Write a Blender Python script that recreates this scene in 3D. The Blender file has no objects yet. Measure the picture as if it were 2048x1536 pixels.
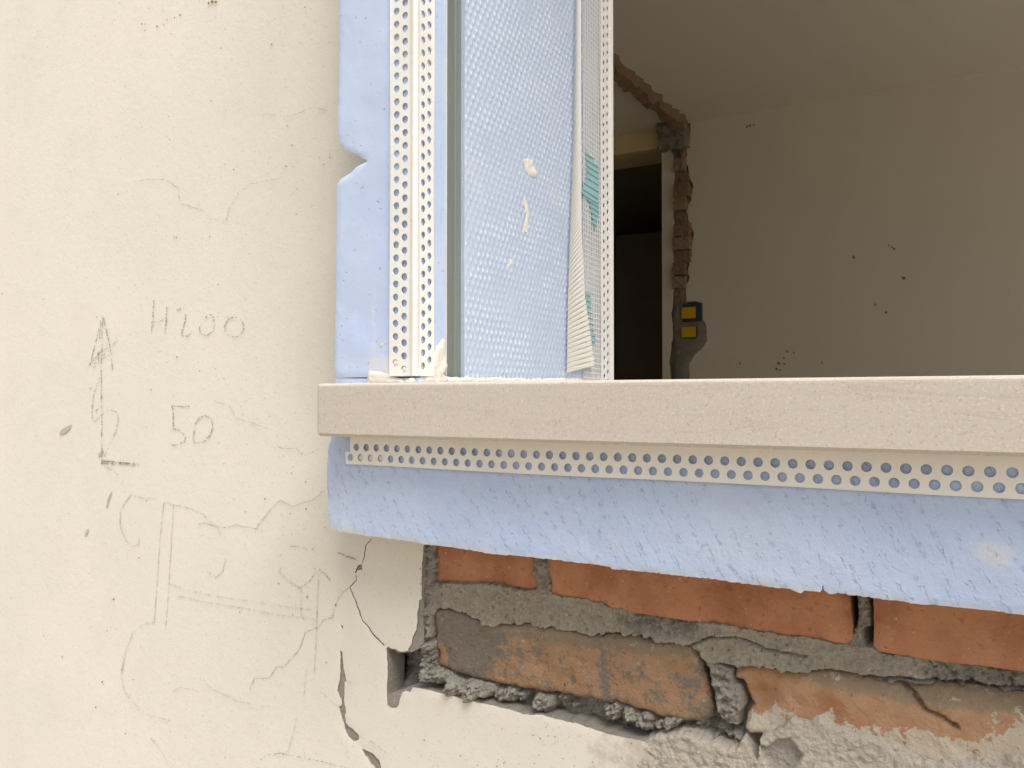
import bpy, bmesh, math, random
import numpy as np
from mathutils import Vector, Matrix
from mathutils.geometry import delaunay_2d_cdt

random.seed(7)
RNG = np.random.default_rng(11)
scene = bpy.context.scene
COL = scene.collection

# ------------------------------------------------------------------ camera
FPX = 1670.0                      # focal length in photo pixels (2048 wide)
YAW, PITCH = math.radians(30.16), math.radians(1.03)
CAMZ = 1.20                       # eye height above the ground outside
cam_d = bpy.data.cameras.new('camera')
cam_d.sensor_fit = 'HORIZONTAL'
cam_d.sensor_width = 36.0
cam_d.lens = 36.0 * FPX / 2048.0
cam_d.clip_start, cam_d.clip_end = 0.02, 500.0
cam = bpy.data.objects.new('camera', cam_d)
COL.objects.link(cam)
cam.location = (0, 0, CAMZ)
cam.rotation_euler = (math.radians(90) + PITCH, 0, YAW)
scene.camera = cam

# ------------------------------------------------------------------ sky, sun, exposure
SUN_EL, SUN_AZ = math.radians(62), math.radians(122)   # azimuth measured from +Y, clockwise
world = bpy.data.worlds.new('World')
scene.world = world
world.use_nodes = True
wn = world.node_tree
wn.nodes.clear()
sky = wn.nodes.new('ShaderNodeTexSky')
sky.sky_type = 'NISHITA'
sky.sun_disc = False
sky.sun_elevation = SUN_EL
sky.sun_rotation = SUN_AZ
sky.air_density = 1.0
sky.dust_density = 4.0
hs = wn.nodes.new('ShaderNodeHueSaturation')            # overcast: the blue washed out evenly
hs.inputs['Saturation'].default_value = 0.28
bg = wn.nodes.new('ShaderNodeBackground')
bg.inputs['Strength'].default_value = 0.07
wo = wn.nodes.new('ShaderNodeOutputWorld')
wn.links.new(sky.outputs[0], hs.inputs['Color'])
wn.links.new(hs.outputs[0], bg.inputs['Color'])
wn.links.new(bg.outputs[0], wo.inputs['Surface'])
sun_d = bpy.data.lights.new('sun', 'SUN')
sun_d.energy = 1.5
sun_d.angle = math.radians(42)
sun_d.color = (1.0, 0.965, 0.915)
sun = bpy.data.objects.new('sun', sun_d)
COL.objects.link(sun)
sdir = Vector((math.sin(SUN_AZ) * math.cos(SUN_EL), math.cos(SUN_AZ) * math.cos(SUN_EL), math.sin(SUN_EL)))
sun.rotation_euler = sdir.to_track_quat('Z', 'Y').to_euler()
sun.location = (2, -4, 6)

vs = scene.view_settings
vs.view_transform = 'Standard'
vs.look = 'None'
vs.gamma = 1.0
vs.use_curve_mapping = False
vs.exposure = 1.29
scene.render.engine = 'CYCLES'
scene.cycles.use_denoising = True
scene.cycles.max_bounces = 10
scene.cycles.diffuse_bounces = 7
scene.cycles.sample_clamp_indirect = 6.0

# ------------------------------------------------------------------ pixel <-> place
_f0 = np.array([-math.sin(YAW), math.cos(YAW), 0.0])
_z = np.array([0, 0, 1.0])
_r = np.array([math.cos(YAW), math.sin(YAW), 0.0])
_f = math.cos(PITCH) * _f0 + math.sin(PITCH) * _z
_u = -math.sin(PITCH) * _f0 + math.cos(PITCH) * _z
CAMP = np.array([0, 0, CAMZ])

def ray(u, v):
    return _f * FPX + _r * (u - 1024.0) + _u * (768.0 - v)

def onY(u, v, Y):                  # the point of the plane y = Y seen at photo pixel (u, v)
    d = ray(u, v)
    p = CAMP + d * (Y / d[1])
    return np.array([p[0], p[2]])

def onX(u, v, X):
    d = ray(u, v)
    p = CAMP + d * (X / d[0])
    return np.array([p[1], p[2]])

def onZ(u, v, Z):
    d = ray(u, v)
    p = CAMP + d * ((Z - CAMZ) / d[2])
    return np.array([p[0], p[1]])

def project(X, Y, Z):
    d = np.stack([np.asarray(X, float) + 0 * np.asarray(Z, float), np.asarray(Y, float) + 0 * np.asarray(X, float), np.asarray(Z, float) - CAMZ], -1)
    w = d @ _f
    return 1024 + FPX * (d @ _r) / w, 768 - FPX * (d @ _u) / w

def polyY(pts, Y):
    return np.array([onY(u, v, Y) for u, v in pts])

# key planes (metres from the eye, straight into the wall)
Y_SILL, Y_FOAM, Y_SKIN, Y_BRICK = 0.545, 0.575, 0.613, 0.6235
Y_ROOM = 0.994                     # inner face of the outside wall
X_JAMB = onY(829, 700, Y_FOAM)[0]  # face of the left window reveal
X_RJAMB = X_JAMB + 2.30  # unseen far side, set wide to let more light into the room
Z_SILLT = onY(652, 767, Y_SILL)[1]
Z_SILLB = onY(652, 872.5, Y_SILL)[1]
Z_HEAD = Z_SILLT + 1.66  # unseen head, set high for more light indoors
Y_BACK = 5.0                       # far wall of the room
Z_CEIL = onY(1382, 246, Y_BACK)[1]
Z_FLOOR = Z_SILLT - 0.85

# ------------------------------------------------------------------ noise on arrays
def _hash(ix, iy, seed):
    n = (ix.astype(np.int64) * 374761393 + iy.astype(np.int64) * 668265263 + seed * 2147483647) & 0xFFFFFFFF
    n = ((n ^ (n >> 13)) * 1274126177) & 0xFFFFFFFF
    return ((n ^ (n >> 16)) & 0xFFFF) / 65535.0

def vnoise(x, y, seed=0):
    ix, iy = np.floor(x), np.floor(y)
    fx, fy = x - ix, y - iy
    fx, fy = fx * fx * (3 - 2 * fx), fy * fy * (3 - 2 * fy)
    ix, iy = ix.astype(np.int64), iy.astype(np.int64)
    a, b = _hash(ix, iy, seed), _hash(ix + 1, iy, seed)
    c, d = _hash(ix, iy + 1, seed), _hash(ix + 1, iy + 1, seed)
    return (a + (b - a) * fx) * (1 - fy) + (c + (d - c) * fx) * fy

def fbm(x, y, seed=0, octv=4, gain=0.5):      # about -1 .. 1
    s, a, t = 0, 1.0, 0
    c, sn = math.cos(0.6), math.sin(0.6)
    for i in range(octv):
        s = s + a * (vnoise(x, y, seed + i * 17) * 2 - 1)
        t += a
        a *= gain
        x, y = (x * c - y * sn) * 2.03 + 3.1, (x * sn + y * c) * 2.03 + 7.7
    return s / t * 1.6

def smooth(a, b, x):
    t = np.clip((x - a) / (b - a), 0, 1)
    return t * t * (3 - 2 * t)

def inside(poly, x, y):
    x, y = np.asarray(x, float), np.asarray(y, float)
    res = np.zeros(x.shape, bool)
    n = len(poly)
    for i in range(n):
        x0, y0 = poly[i]
        x1, y1 = poly[(i + 1) % n]
        if y0 == y1:
            continue
        c = ((y0 > y) != (y1 > y)) & (x < (x1 - x0) * (y - y0) / (y1 - y0) + x0)
        res ^= c
    return res

def dist_line(pts, x, y, closed=False):
    x, y = np.asarray(x, float), np.asarray(y, float)
    d = np.full(x.shape, 1e9)
    n = len(pts)
    for i in range(n if closed else n - 1):
        ax, ay = pts[i]
        bx, by = pts[(i + 1) % n]
        L = (bx - ax) ** 2 + (by - ay) ** 2 + 1e-12
        t = np.clip(((x - ax) * (bx - ax) + (y - ay) * (by - ay)) / L, 0, 1)
        d = np.minimum(d, np.hypot(x - ax - t * (bx - ax), y - ay - t * (by - ay)))
    return d

def sdf(poly, x, y):               # + inside
    d = dist_line(poly, x, y, True)
    return np.where(inside(poly, x, y), d, -d)

def refine(poly, step, jit, seed=0, closed=True, freq=None):
    out = []
    poly = [np.asarray(p, float) for p in poly]
    n = len(poly)
    for i in range(n if closed else n - 1):
        a, b = poly[i], poly[(i + 1) % n]
        L = np.hypot(*(b - a))
        k = max(1, int(round(L / step)))
        for j in range(k):
            out.append(a + (b - a) * j / k)
    if not closed:
        out.append(poly[-1])
    out = np.array(out)
    if jit:
        fq = freq or 0.35 / step
        out = out + jit * np.stack([fbm(out[:, 0] * fq, out[:, 1] * fq, seed, 3), fbm(out[:, 0] * fq, out[:, 1] * fq, seed + 50, 3)], -1)
    return out

# ------------------------------------------------------------------ object helpers
def mesh_obj(name, verts, faces, mats, parent=None, fmat=None, smooth_on=None, attrs=None):
    verts = np.asarray(verts, float)
    lo, hi = verts.min(0), verts.max(0)
    org = np.array([(lo[0] + hi[0]) / 2, (lo[1] + hi[1]) / 2, lo[2]])
    me = bpy.data.meshes.new(name)
    me.from_pydata((verts - org).tolist(), [], faces if isinstance(faces, list) else faces.tolist())
    mats = mats if isinstance(mats, (list, tuple)) else [mats]
    for m in mats:
        me.materials.append(m)
    if fmat is not None:
        me.polygons.foreach_set('material_index', np.asarray(fmat, np.int32))
    if smooth_on is not None:
        me.polygons.foreach_set('use_smooth', np.full(len(me.polygons), True) if smooth_on is True else np.asarray(smooth_on, bool))
    for k, val in (attrs or {}).items():
        a = me.attributes.new(k, 'FLOAT', 'POINT')
        a.data.foreach_set('value', np.asarray(val, np.float32))
    me.update()
    o = bpy.data.objects.new(name, me)
    COL.objects.link(o)
    if parent is not None:
        o.parent = parent
        pw = np.array(parent['_org'])
        o.location = org - pw
    else:
        o.location = org
    o['_org'] = [float(t) for t in org]
    return o

def empty(name, loc):
    o = bpy.data.objects.new(name, None)
    o.empty_display_size = 0.05
    COL.objects.link(o)
    o.location = loc
    o['_org'] = [float(t) for t in loc]
    return o

def tag(o, label=None, cat=None, group=None, kind=None):
    if label: o['label'] = label
    if cat: o['category'] = cat
    if group: o['group'] = group
    if kind: o['kind'] = kind
    return o

def box_vf(x0, x1, y0, y1, z0, z1):
    v = [(x, y, z) for x in (x0, x1) for y in (y0, y1) for z in (z0, z1)]
    f = [[0, 1, 3, 2], [4, 6, 7, 5], [0, 4, 5, 1], [2, 3, 7, 6], [0, 2, 6, 4], [1, 5, 7, 3]]
    return v, f

def boxes(name, lst, mat_, parent=None, bevel=0):
    V, F = [], []
    for b in lst:
        v, f = box_vf(*b)
        F += [[i + len(V) for i in q] for q in f]
        V += v
    o = mesh_obj(name, V, F, mat_, parent)
    if bevel:
        md = o.modifiers.new('bevel', 'BEVEL')
        md.width = bevel
        md.segments = 2
    return o

def flat_cdt(loops, interior=None):
    """Triangulate closed loops (first outer, others holes). Returns points, triangles, loop index lists."""
    pts, edges, idx = [], [], []
    for lp in loops:
        s = len(pts)
        n = len(lp)
        pts += [Vector((float(p[0]), float(p[1]))) for p in lp]
        edges += [(s + i, s + (i + 1) % n) for i in range(n)]
        idx.append(list(range(s, s + n)))
    nb = len(pts)
    if interior is not None and len(interior):
        pts += [Vector((float(p[0]), float(p[1]))) for p in interior]
    ov, oe, of, orv, ore, orf = delaunay_2d_cdt(pts, edges, [], 0, 1e-7)
    mp = {}
    for k, lst in enumerate(orv):
        for q in lst:
            mp[q] = k
    P = np.array([[p.x, p.y] for p in ov])
    T = np.array([list(t) for t in of if len(t) == 3], int)
    cen = P[T].mean(1)
    keep = np.zeros(len(T), bool)
    for lp in loops:
        keep ^= inside(lp, cen[:, 0], cen[:, 1])
    T = T[keep]
    return P, T, [[mp[i] for i in l] for l in idx]

def grid_points(loops, step, margin, seed=0, box=None):
    a = np.concatenate(loops[:1])
    lo, hi = (a.min(0), a.max(0)) if box is None else (np.array(box[0]), np.array(box[1]))
    xs, ys = np.meshgrid(np.arange(lo[0], hi[0], step), np.arange(lo[1], hi[1], step))
    r = np.random.default_rng(seed)
    x = (xs + (r.random(xs.shape) - .5) * step * .6).ravel()
    y = (ys + (r.random(xs.shape) - .5) * step * .6).ravel()
    k = np.ones(x.shape, bool)
    for i, lp in enumerate(loops):
        ins = inside(lp, x, y)
        k &= ins if i == 0 else ~ins
        k &= dist_line(lp, x, y, True) > margin
    return np.stack([x[k], y[k]], -1)

def slab(name, loops, yf, yb, mats, parent=None, step=None, disp=None, rnd=0.0, rim=0, back_jit=0, sm=True, box=None, seed=0, attrs=None):
    """A plate lying in the wall plane (x, z): loops in world x, z; front at yf, back at yb.
    disp(x, z) pushes the front towards the viewer; rnd rounds the outline by that radius."""
    loops = [np.asarray(l, float) for l in loops]
    inter = grid_points(loops, step, step * .45, seed, box) if step else None
    P, T, L = flat_cdt(loops, inter)
    n = len(P)
    h = disp(P[:, 0], P[:, 1]) if disp is not None else np.zeros(n)
    if rnd:
        d = np.full(n, 1e9)
        for lp in loops:
            d = np.minimum(d, dist_line(lp, P[:, 0], P[:, 1], True))
        q = np.clip(1 - d / rnd, 0, 1)
        h = h - rnd * (1 - np.sqrt(np.clip(1 - q * q, 0, 1)))
    V = [(P[i, 0], yf - h[i], P[i, 1]) for i in range(n)]
    # triangles face the viewer (-y)
    a, b, c = P[T[:, 0]], P[T[:, 1]], P[T[:, 2]]
    cr = (b[:, 0] - a[:, 0]) * (c[:, 1] - a[:, 1]) - (b[:, 1] - a[:, 1]) * (c[:, 0] - a[:, 0])
    F = [list(t) if s > 0 else [t[0], t[2], t[1]] for t, s in zip(T.tolist(), cr)]
    fm = [0] * len(F)
    sm_ = [sm] * len(F)
    att = {k: fn(P[:, 0], P[:, 1]) for k, fn in (attrs or {}).items()}
    for li, lp in enumerate(L):
        s = len(V)
        m = len(lp)
        pp = P[lp]
        bj = back_jit * fbm(pp[:, 0] * 300, pp[:, 1] * 300, 91, 3) if back_jit else np.zeros(m)
        # a second copy of the outline keeps the rim crisp
        V += [(P[i, 0], yf - h[i], P[i, 1]) for i in lp]
        V += [(P[i, 0], yb + bj[k], P[i, 1]) for k, i in enumerate(lp)]
        for k in att:
            att[k] = np.concatenate([att[k], att[k][lp], att[k][lp]])
        area = 0.5 * np.sum(pp[:, 0] * np.roll(pp[:, 1], -1) - np.roll(pp[:, 0], -1) * pp[:, 1])
        ccw = (area > 0) == (li == 0)
        for k in range(m):
            k2 = (k + 1) % m
            q = [s + k, s + m + k, s + m + k2, s + k2]
            F.append(q if ccw else q[::-1])
            fm.append(rim)
            sm_.append(False)
    return mesh_obj(name, V, F, mats, parent, fm, sm_, att)

def heightfield(name, x0, x1, z0, z1, step, hfun, ybase, mat_, parent=None, keep=None, attrs=None):
    nx, nz = int((x1 - x0) / step) + 1, int((z1 - z0) / step) + 1
    X, Z = np.meshgrid(np.linspace(x0, x1, nx), np.linspace(z0, z1, nz))
    H = hfun(X, Z)
    V = np.stack([X.ravel(), (ybase - H).ravel(), Z.ravel()], -1)
    i = np.arange(nz - 1)[:, None] * nx + np.arange(nx - 1)[None, :]
    F = np.stack([i, i + 1, i + 1 + nx, i + nx], -1).reshape(-1, 4)
    if keep is not None:
        K = keep(X, Z).ravel()
        F = F[K[F].any(1)]
        used = np.unique(F)
        mp = np.full(len(V), -1)
        mp[used] = np.arange(len(used))
        V, F = V[used], mp[F]
    else:
        used = slice(None)
    att = {k: fn(X, Z, H).ravel()[used] for k, fn in (attrs or {}).items()}
    return mesh_obj(name, V, F, mat_, parent, None, True, att)

# ------------------------------------------------------------------ material helpers
class Mat:
    def __init__(s, name, rough=0.8, spec=0.3):
        s.m = bpy.data.materials.new(name)
        s.m.use_nodes = True
        s.t = s.m.node_tree
        s.b = s.t.nodes['Principled BSDF']
        s.b.inputs['Roughness'].default_value = rough
        s.b.inputs['Specular IOR Level'].default_value = spec
        g = s.t.nodes.new('ShaderNodeNewGeometry')
        s.pos = g.outputs['Position']
    def put(s, inp, val):
        if isinstance(val, bpy.types.NodeSocket):
            s.t.links.new(val, inp)
        elif isinstance(val, (tuple, list)) and len(val) == 3 and inp.type == 'RGBA':
            inp.default_value = (*val, 1)
        else:
            inp.default_value = val
    def n(s, ty, **k):
        nd = s.t.nodes.new(ty)
        for a, v in k.items():
            setattr(nd, a, v)
        return nd
    def scaled(s, sc, rot=None, vec=None):
        nd = s.n('ShaderNodeMapping')
        s.put(nd.inputs['Vector'], vec or s.pos)
        nd.inputs['Scale'].default_value = sc
        if rot:
            nd.inputs['Rotation'].default_value = rot
        return nd.outputs[0]
    def noise(s, scale, detail=3, rough=0.5, vec=None, dist=0.0):
        nd = s.n('ShaderNodeTexNoise')
        s.put(nd.inputs['Vector'], vec or s.pos)
        nd.inputs['Scale'].default_value = scale
        nd.inputs['Detail'].default_value = detail
        nd.inputs['Roughness'].default_value = rough
        nd.inputs['Distortion'].default_value = dist
        return nd.outputs['Fac']
    def voro(s, scale, vec=None, feature='F1', rnd=1.0):
        nd = s.n('ShaderNodeTexVoronoi', feature=feature)
        s.put(nd.inputs['Vector'], vec or s.pos)
        nd.inputs['Scale'].default_value = scale
        nd.inputs['Randomness'].default_value = rnd
        return nd.outputs['Distance']
    def rng(s, fac, a, b, c=0.0, d=1.0):
        nd = s.n('ShaderNodeMapRange', interpolation_type='SMOOTHSTEP')
        s.put(nd.inputs['Value'], fac)
        for k, v in zip(('From Min', 'From Max', 'To Min', 'To Max'), (a, b, c, d)):
            nd.inputs[k].default_value = v
        return nd.outputs[0]
    def math(s, op, a, b=0.0):
        nd = s.n('ShaderNodeMath', operation=op)
        s.put(nd.inputs[0], a)
        s.put(nd.inputs[1], b)
        return nd.outputs[0]
    def mix(s, fac, a, b, mode='MIX'):
        nd = s.n('ShaderNodeMix', data_type='RGBA', blend_type=mode)
        s.put(nd.inputs['Factor'], fac)
        s.put(nd.inputs['A'] if False else nd.inputs[6], a)
        s.put(nd.inputs[7], b)
        return nd.outputs[2]
    def attr(s, name):
        nd = s.n('ShaderNodeAttribute', attribute_name=name)
        return nd.outputs['Fac']
    def bump(s, h, dist, strength=1.0, normal=None):
        nd = s.n('ShaderNodeBump')
        nd.inputs['Strength'].default_value = strength
        nd.inputs['Distance'].default_value = dist
        s.put(nd.inputs['Height'], h)
        if normal is not None:
            s.put(nd.inputs['Normal'], normal)
        return nd.outputs[0]
    def color(s, c): s.put(s.b.inputs['Base Color'], c); return s
    def normal(s, c): s.put(s.b.inputs['Normal'], c); return s
    def rough(s, c): s.put(s.b.inputs['Roughness'], c); return s

def srgb(r, g, b):
    f = lambda c: ((c / 255 + .055) / 1.055) ** 2.4 if c > 10 else c / 255 / 12.92
    return (f(r), f(g), f(b))

M = {}

# cream painted plaster, with dusty grey areas carried by the attribute 'grey'
k = Mat('cream_plaster', .85, .25)
big = k.noise(3.0, 4, .55)
mid = k.noise(22, 4, .6)
c = k.mix(k.rng(big, .35, .68), (.785, .738, .64), (.755, .712, .62))
c = k.mix(k.rng(mid, .45, .75, 0, .35), c, (.71, .665, .575))
dust_shade = k.math('MULTIPLY', k.attr('dust_shade'), k.rng(k.noise(7, 5, .65), .15, .7, .45, 1.0))   # site dust, plus the light's falloff towards the window painted in
c = k.mix(dust_shade, c, (.60, .565, .485))
c = k.mix(k.rng(k.noise(330, 2, .6), .64, .72, 0, .38), c, (.40, .345, .27))          # pinholes
c = k.mix(k.rng(k.noise(140, 3, .65), .67, .76, 0, .35), c, (.45, .39, .31))
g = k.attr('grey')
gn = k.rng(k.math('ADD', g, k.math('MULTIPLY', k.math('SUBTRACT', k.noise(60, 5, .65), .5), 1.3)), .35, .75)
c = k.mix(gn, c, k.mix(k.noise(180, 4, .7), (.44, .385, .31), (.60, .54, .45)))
k.color(c)
hh = k.math('ADD', k.math('MULTIPLY', k.noise(90, 4, .6), .7), k.math('MULTIPLY', k.noise(420, 3, .6), .35))
hh = k.math('ADD', hh, k.math('MULTIPLY', k.noise(14, 2), .35))
k.normal(k.bump(hh, .00055, .8))
M['plaster'] = k.m

k = Mat('grey_base_coat', .95, .1)
c = k.mix(k.noise(120, 4, .6), (.27, .245, .21), (.40, .365, .32))
c = k.mix(k.rng(k.noise(500, 2), .6, .72, 0, .5), c, (.42, .39, .34))
k.color(c)
k.normal(k.bump(k.noise(230, 5, .75), .003, .9))
M['basecoat'] = k.m

# sand and cement mortar
k = Mat('mortar', .95, .1)
tone = k.attr('tone')
c = k.mix(tone, k.mix(k.noise(60, 4), (.38, .335, .265), (.49, .44, .36)), k.mix(k.noise(80, 4), (.33, .30, .255), (.47, .44, .385)))
c = k.mix(k.rng(k.noise(300, 3, .75), .53, .66, 0, .8), c, (.56, .50, .40))            # sand grains
c = k.mix(k.rng(k.noise(230, 4, .7), .32, .42, .65, 0), c, (.10, .086, .067))
k.color(c)
k.normal(k.bump(k.math('ADD', k.noise(240, 5, .75), k.math('MULTIPLY', k.noise(560, 2), .5)), .0036, 1.0))
M['mortar'] = k.m

# rough grey-beige plaster over the broken brick
k = Mat('rough_plaster', .95, .1)
c = k.mix(k.noise(35, 4, .6), (.47, .42, .355), (.58, .525, .45))
c = k.mix(k.rng(k.attr('tone'), 0, 1), c, (.38, .35, .31))
c = k.mix(k.rng(k.noise(230, 4, .75), .52, .68, 0, .6), c, (.33, .285, .225))
c = k.mix(k.rng(k.noise(170, 4, .7), .62, .70, 0, .65), c, (.20, .17, .13))
c = k.mix(k.rng(k.noise(260, 3, .7), .58, .70, 0, .5), c, (.66, .60, .52))
k.color(c)
k.normal(k.bump(k.math('ADD', k.noise(170, 5, .75), k.math('MULTIPLY', k.noise(430, 2), .5)), .0034, 1.0))
M['roughplaster'] = k.m

# bricks
k = Mat('fresh_red_brick', .85, .2)
c = k.mix(k.rng(k.noise(26, 4, .6), .35, .7), (.48, .228, .125), (.35, .145, .072))
c = k.mix(k.rng(k.noise(110, 3, .6), .60, .72, 0, .55), c, (.24, .095, .046))
c = k.mix(k.rng(k.noise(9, 3), .45, .75, 0, .45), c, (.44, .245, .15))
c = k.mix(k.rng(k.noise(300, 2), .70, .75, 0, .8), c, (.58, .46, .34))
c = k.mix(k.rng(k.noise(210, 4, .75), .30, .40, .65, 0), c, (.17, .065, .032))
c = k.mix(k.rng(k.noise(60, 7, .8), .55, .70, 0, .45), c, (.49, .35, .25))
k.color(c)
k.normal(k.bump(k.math('ADD', k.noise(170, 5, .7), k.math('MULTIPLY', k.noise(420, 2), .4)), .0014, .9))
M['brick_new'] = k.m

k = Mat('old_sooty_brick', .9, .15)
grn = k.math('ADD', k.noise(85, 7, .75), k.math('MULTIPLY', k.attr('soot'), .36))
c = k.mix(k.noise(90, 4, .6), (.36, .20, .11), (.44, .285, .175))
soot = k.rng(grn, .50, .60)
c = k.mix(k.math('MULTIPLY', soot, .92), c, k.mix(k.noise(150, 4, .7), (.15, .132, .11), (.27, .235, .195)))
c = k.mix(k.rng(k.math('ADD', k.noise(46, 5, .65, k.scaled((1, 1, 1.6))), k.math('MULTIPLY', k.attr('dust'), .5)), .55, .78, 0, .85), c, (.27, .215, .15))
c = k.mix(k.rng(k.noise(210, 4, .75), .60, .68, 0, .6), c, (.47, .43, .37))
c = k.mix(k.rng(k.noise(240, 4, .75), .30, .40, .75, 0), c, (.06, .048, .036))
k.color(c)
k.normal(k.bump(k.math('ADD', k.noise(130, 6, .75), k.math('MULTIPLY', k.noise(380, 3), .5)), .0034, 1.0))
M['brick_old'] = k.m

k = Mat('broken_orange_brick', .9, .15)
c = k.mix(k.rng(k.noise(30, 4, .6), .35, .65), (.46, .285, .175), (.40, .21, .11))
c = k.mix(k.rng(k.noise(12, 3), .52, .62, 0, .85), c, (.34, .155, .075))
c = k.mix(k.rng(k.math('ADD', k.noise(40, 5, .65), k.math('MULTIPLY', k.attr('dust'), .55)), .55, .80, 0, .9), c, (.30, .235, .16))
c = k.mix(k.rng(k.math('ADD', k.noise(75, 6, .7), k.math('MULTIPLY', k.attr('lime'), .26)), .62, .66, 0, .9), c, (.54, .49, .40))
c = k.mix(k.rng(k.noise(220, 4, .75), .28, .38, .65, 0), c, (.14, .07, .036))
c = k.mix(k.rng(k.noise(180, 5, .75), .56, .68, 0, .4), c, (.55, .40, .28))
k.color(c)
k.normal(k.bump(k.math('ADD', k.noise(90, 6, .72), k.math('MULTIPLY', k.noise(340, 3), .4)), .0034, .95))
M['brick_broken'] = k.m

# blue extruded foam
def foam(name, scars):
    k = Mat(name, .75, .3)
    c = k.mix(k.rng(k.noise(8, 4, .55), .35, .7), (.468, .568, .785), (.532, .622, .805))
    c = k.mix(k.rng(k.noise(24, 5, .65), .55, .78, 0, .55), c, (.66, .70, .74))        # plaster dust
    c = k.mix(k.rng(k.noise(5, 3), .55, .75, 0, .35), c, (.56, .60, .62))
    c = k.mix(k.rng(k.attr('dust'), 0, 1, 0, .85), c, k.mix(k.noise(120, 4), (.70, .69, .66), (.60, .63, .70)))
    if scars:
        v = k.scaled((640, 1, 250), None, k.scaled((1, 1, 1), (0, math.radians(31), 0)))
        cut = k.rng(k.noise(1.0, 3, .6, v, .5), .53, .72)
        cut = k.math('MULTIPLY', cut, k.rng(k.noise(12, 2), .25, .55))
        sx = k.n('ShaderNodeSeparateXYZ')
        k.put(sx.inputs[0], k.scaled((1, 1, 1), (0, math.radians(31), 0)))
        ph = k.math('ADD', k.math('MULTIPLY', sx.outputs[0], 560.0), k.math('MULTIPLY', k.noise(25, 2), 7.0))
        row = k.rng(k.math('SINE', ph), -.2, .8, .25, 1.15)
        cut = k.math('MULTIPLY', cut, row)
        cut = k.math('MULTIPLY', cut, k.rng(k.noise(260, 2), .36, .54, .35, 1))
        fine = k.noise(280, 4, .75)
        c = k.mix(k.math('MULTIPLY', cut, .36), c, (.36, .44, .68))
        c = k.mix(k.rng(fine, .58, .72, 0, .45), c, (.68, .74, .86))
        c = k.mix(k.rng(fine, .30, .42, .35, 0), c, (.40, .48, .66))
        k.normal(k.bump(k.math('SUBTRACT', k.math('MULTIPLY', fine, .5), k.math('MULTIPLY', cut, .38)), .0016, .9))
    else:
        pit = k.rng(k.noise(210, 3, .6), .66, .74)
        c = k.mix(k.math('MULTIPLY', pit, .4), c, (.33, .42, .62))
        h = k.math('SUBTRACT', k.math('MULTIPLY', k.noise(70, 3), .5), k.math('MULTIPLY', pit, .8))
        k.normal(k.bump(h, .0012, .7))
    k.color(c)
    k.b.inputs['Subsurface Weight'].default_value = 0.0
    return k.m
M['foam'] = foam('blue_foam_skin', False)
M['foam_cut'] = foam('blue_foam_rasped', True)
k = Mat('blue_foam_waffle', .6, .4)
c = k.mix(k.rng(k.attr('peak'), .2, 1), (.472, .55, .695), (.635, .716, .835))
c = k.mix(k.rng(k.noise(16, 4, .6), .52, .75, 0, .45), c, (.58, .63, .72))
k.color(c)
k.normal(k.bump(k.noise(500, 3), .0006, .6))
M['waffle'] = k.m

k = Mat('white_pvc', .45, .45)
c = k.mix(k.rng(k.noise(18, 4, .6), .4, .75), (.83, .815, .78), (.785, .755, .70))
c = k.mix(k.rng(k.noise(160, 3, .7), .66, .78, 0, .4), c, (.55, .48, .38))
k.color(c)
k.normal(k.bump(k.noise(150, 3), .0004, .5))
M['pvc'] = k.m

k = Mat('beige_sill_stone', .6, .35)
c = k.mix(k.noise(30, 4, .6, k.scaled((.12, 1, 1.2))), (.50, .44, .375), (.595, .535, .465))
c = k.mix(k.rng(k.noise(9, 5, .7, k.scaled((1.1, 1, 12)), 1.0), .52, .66, 0, .32), c, (.43, .36, .295))
c = k.mix(k.rng(k.noise(560, 3, .75), .52, .72, 0, .6), c, (.74, .68, .60))
c = k.mix(k.rng(k.noise(480, 2, .6), .30, .42, .45, 0), c, (.35, .29, .24))
c = k.mix(k.rng(k.noise(45, 6, .75), .62, .76, 0, .5), c, (.34, .29, .24))
k.color(c)
k.rough(k.rng(k.noise(800, 2), .3, .7, .45, .8))
k.normal(k.bump(k.math('ADD', k.noise(500, 3, .7), k.math('MULTIPLY', k.noise(60, 3), .4)), .0004, .25))
M['stone'] = k.m

k = Mat('grey_green_metal', .42, .5)
k.b.inputs['Metallic'].default_value = .35
k.color(k.mix(k.noise(60, 4, .6, k.scaled((1, 1, .12))), (.19, .22, .205), (.265, .295, .275)))
k.normal(k.bump(k.noise(300, 3, .6, k.scaled((1, 1, .2))), .0004, .6))
M['metal'] = k.m

k = Mat('glass_fibre_thread', .6, .4)
k.color(k.mix(k.noise(200, 3), (.74, .74, .70), (.82, .80, .74)))
M['thread'] = k.m
k = Mat('cream_fibre_cloth', .7, .3)
k.color(k.mix(k.noise(150, 4), (.72, .705, .63), (.80, .785, .72)))
M['cloth'] = k.m
k = Mat('teal_print', .6, .3)
k.color(k.mix(k.noise(140, 4), (.27, .46, .49), (.38, .57, .60)))
M['teal'] = k.m
k = Mat('teal_print_dark', .6, .3)
k.color((.10, .30, .32))
M['teal_dark'] = k.m

k = Mat('white_filler', .85, .25)
c = k.mix(k.noise(60, 4, .6), (.70, .67, .59), (.77, .74, .67))
c = k.mix(k.rng(k.noise(170, 4, .7), .64, .75, 0, .6), c, (.50, .44, .34))
k.color(c)
k.normal(k.bump(k.noise(160, 5, .65), .0016, .9))
M['filler'] = k.m

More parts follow.
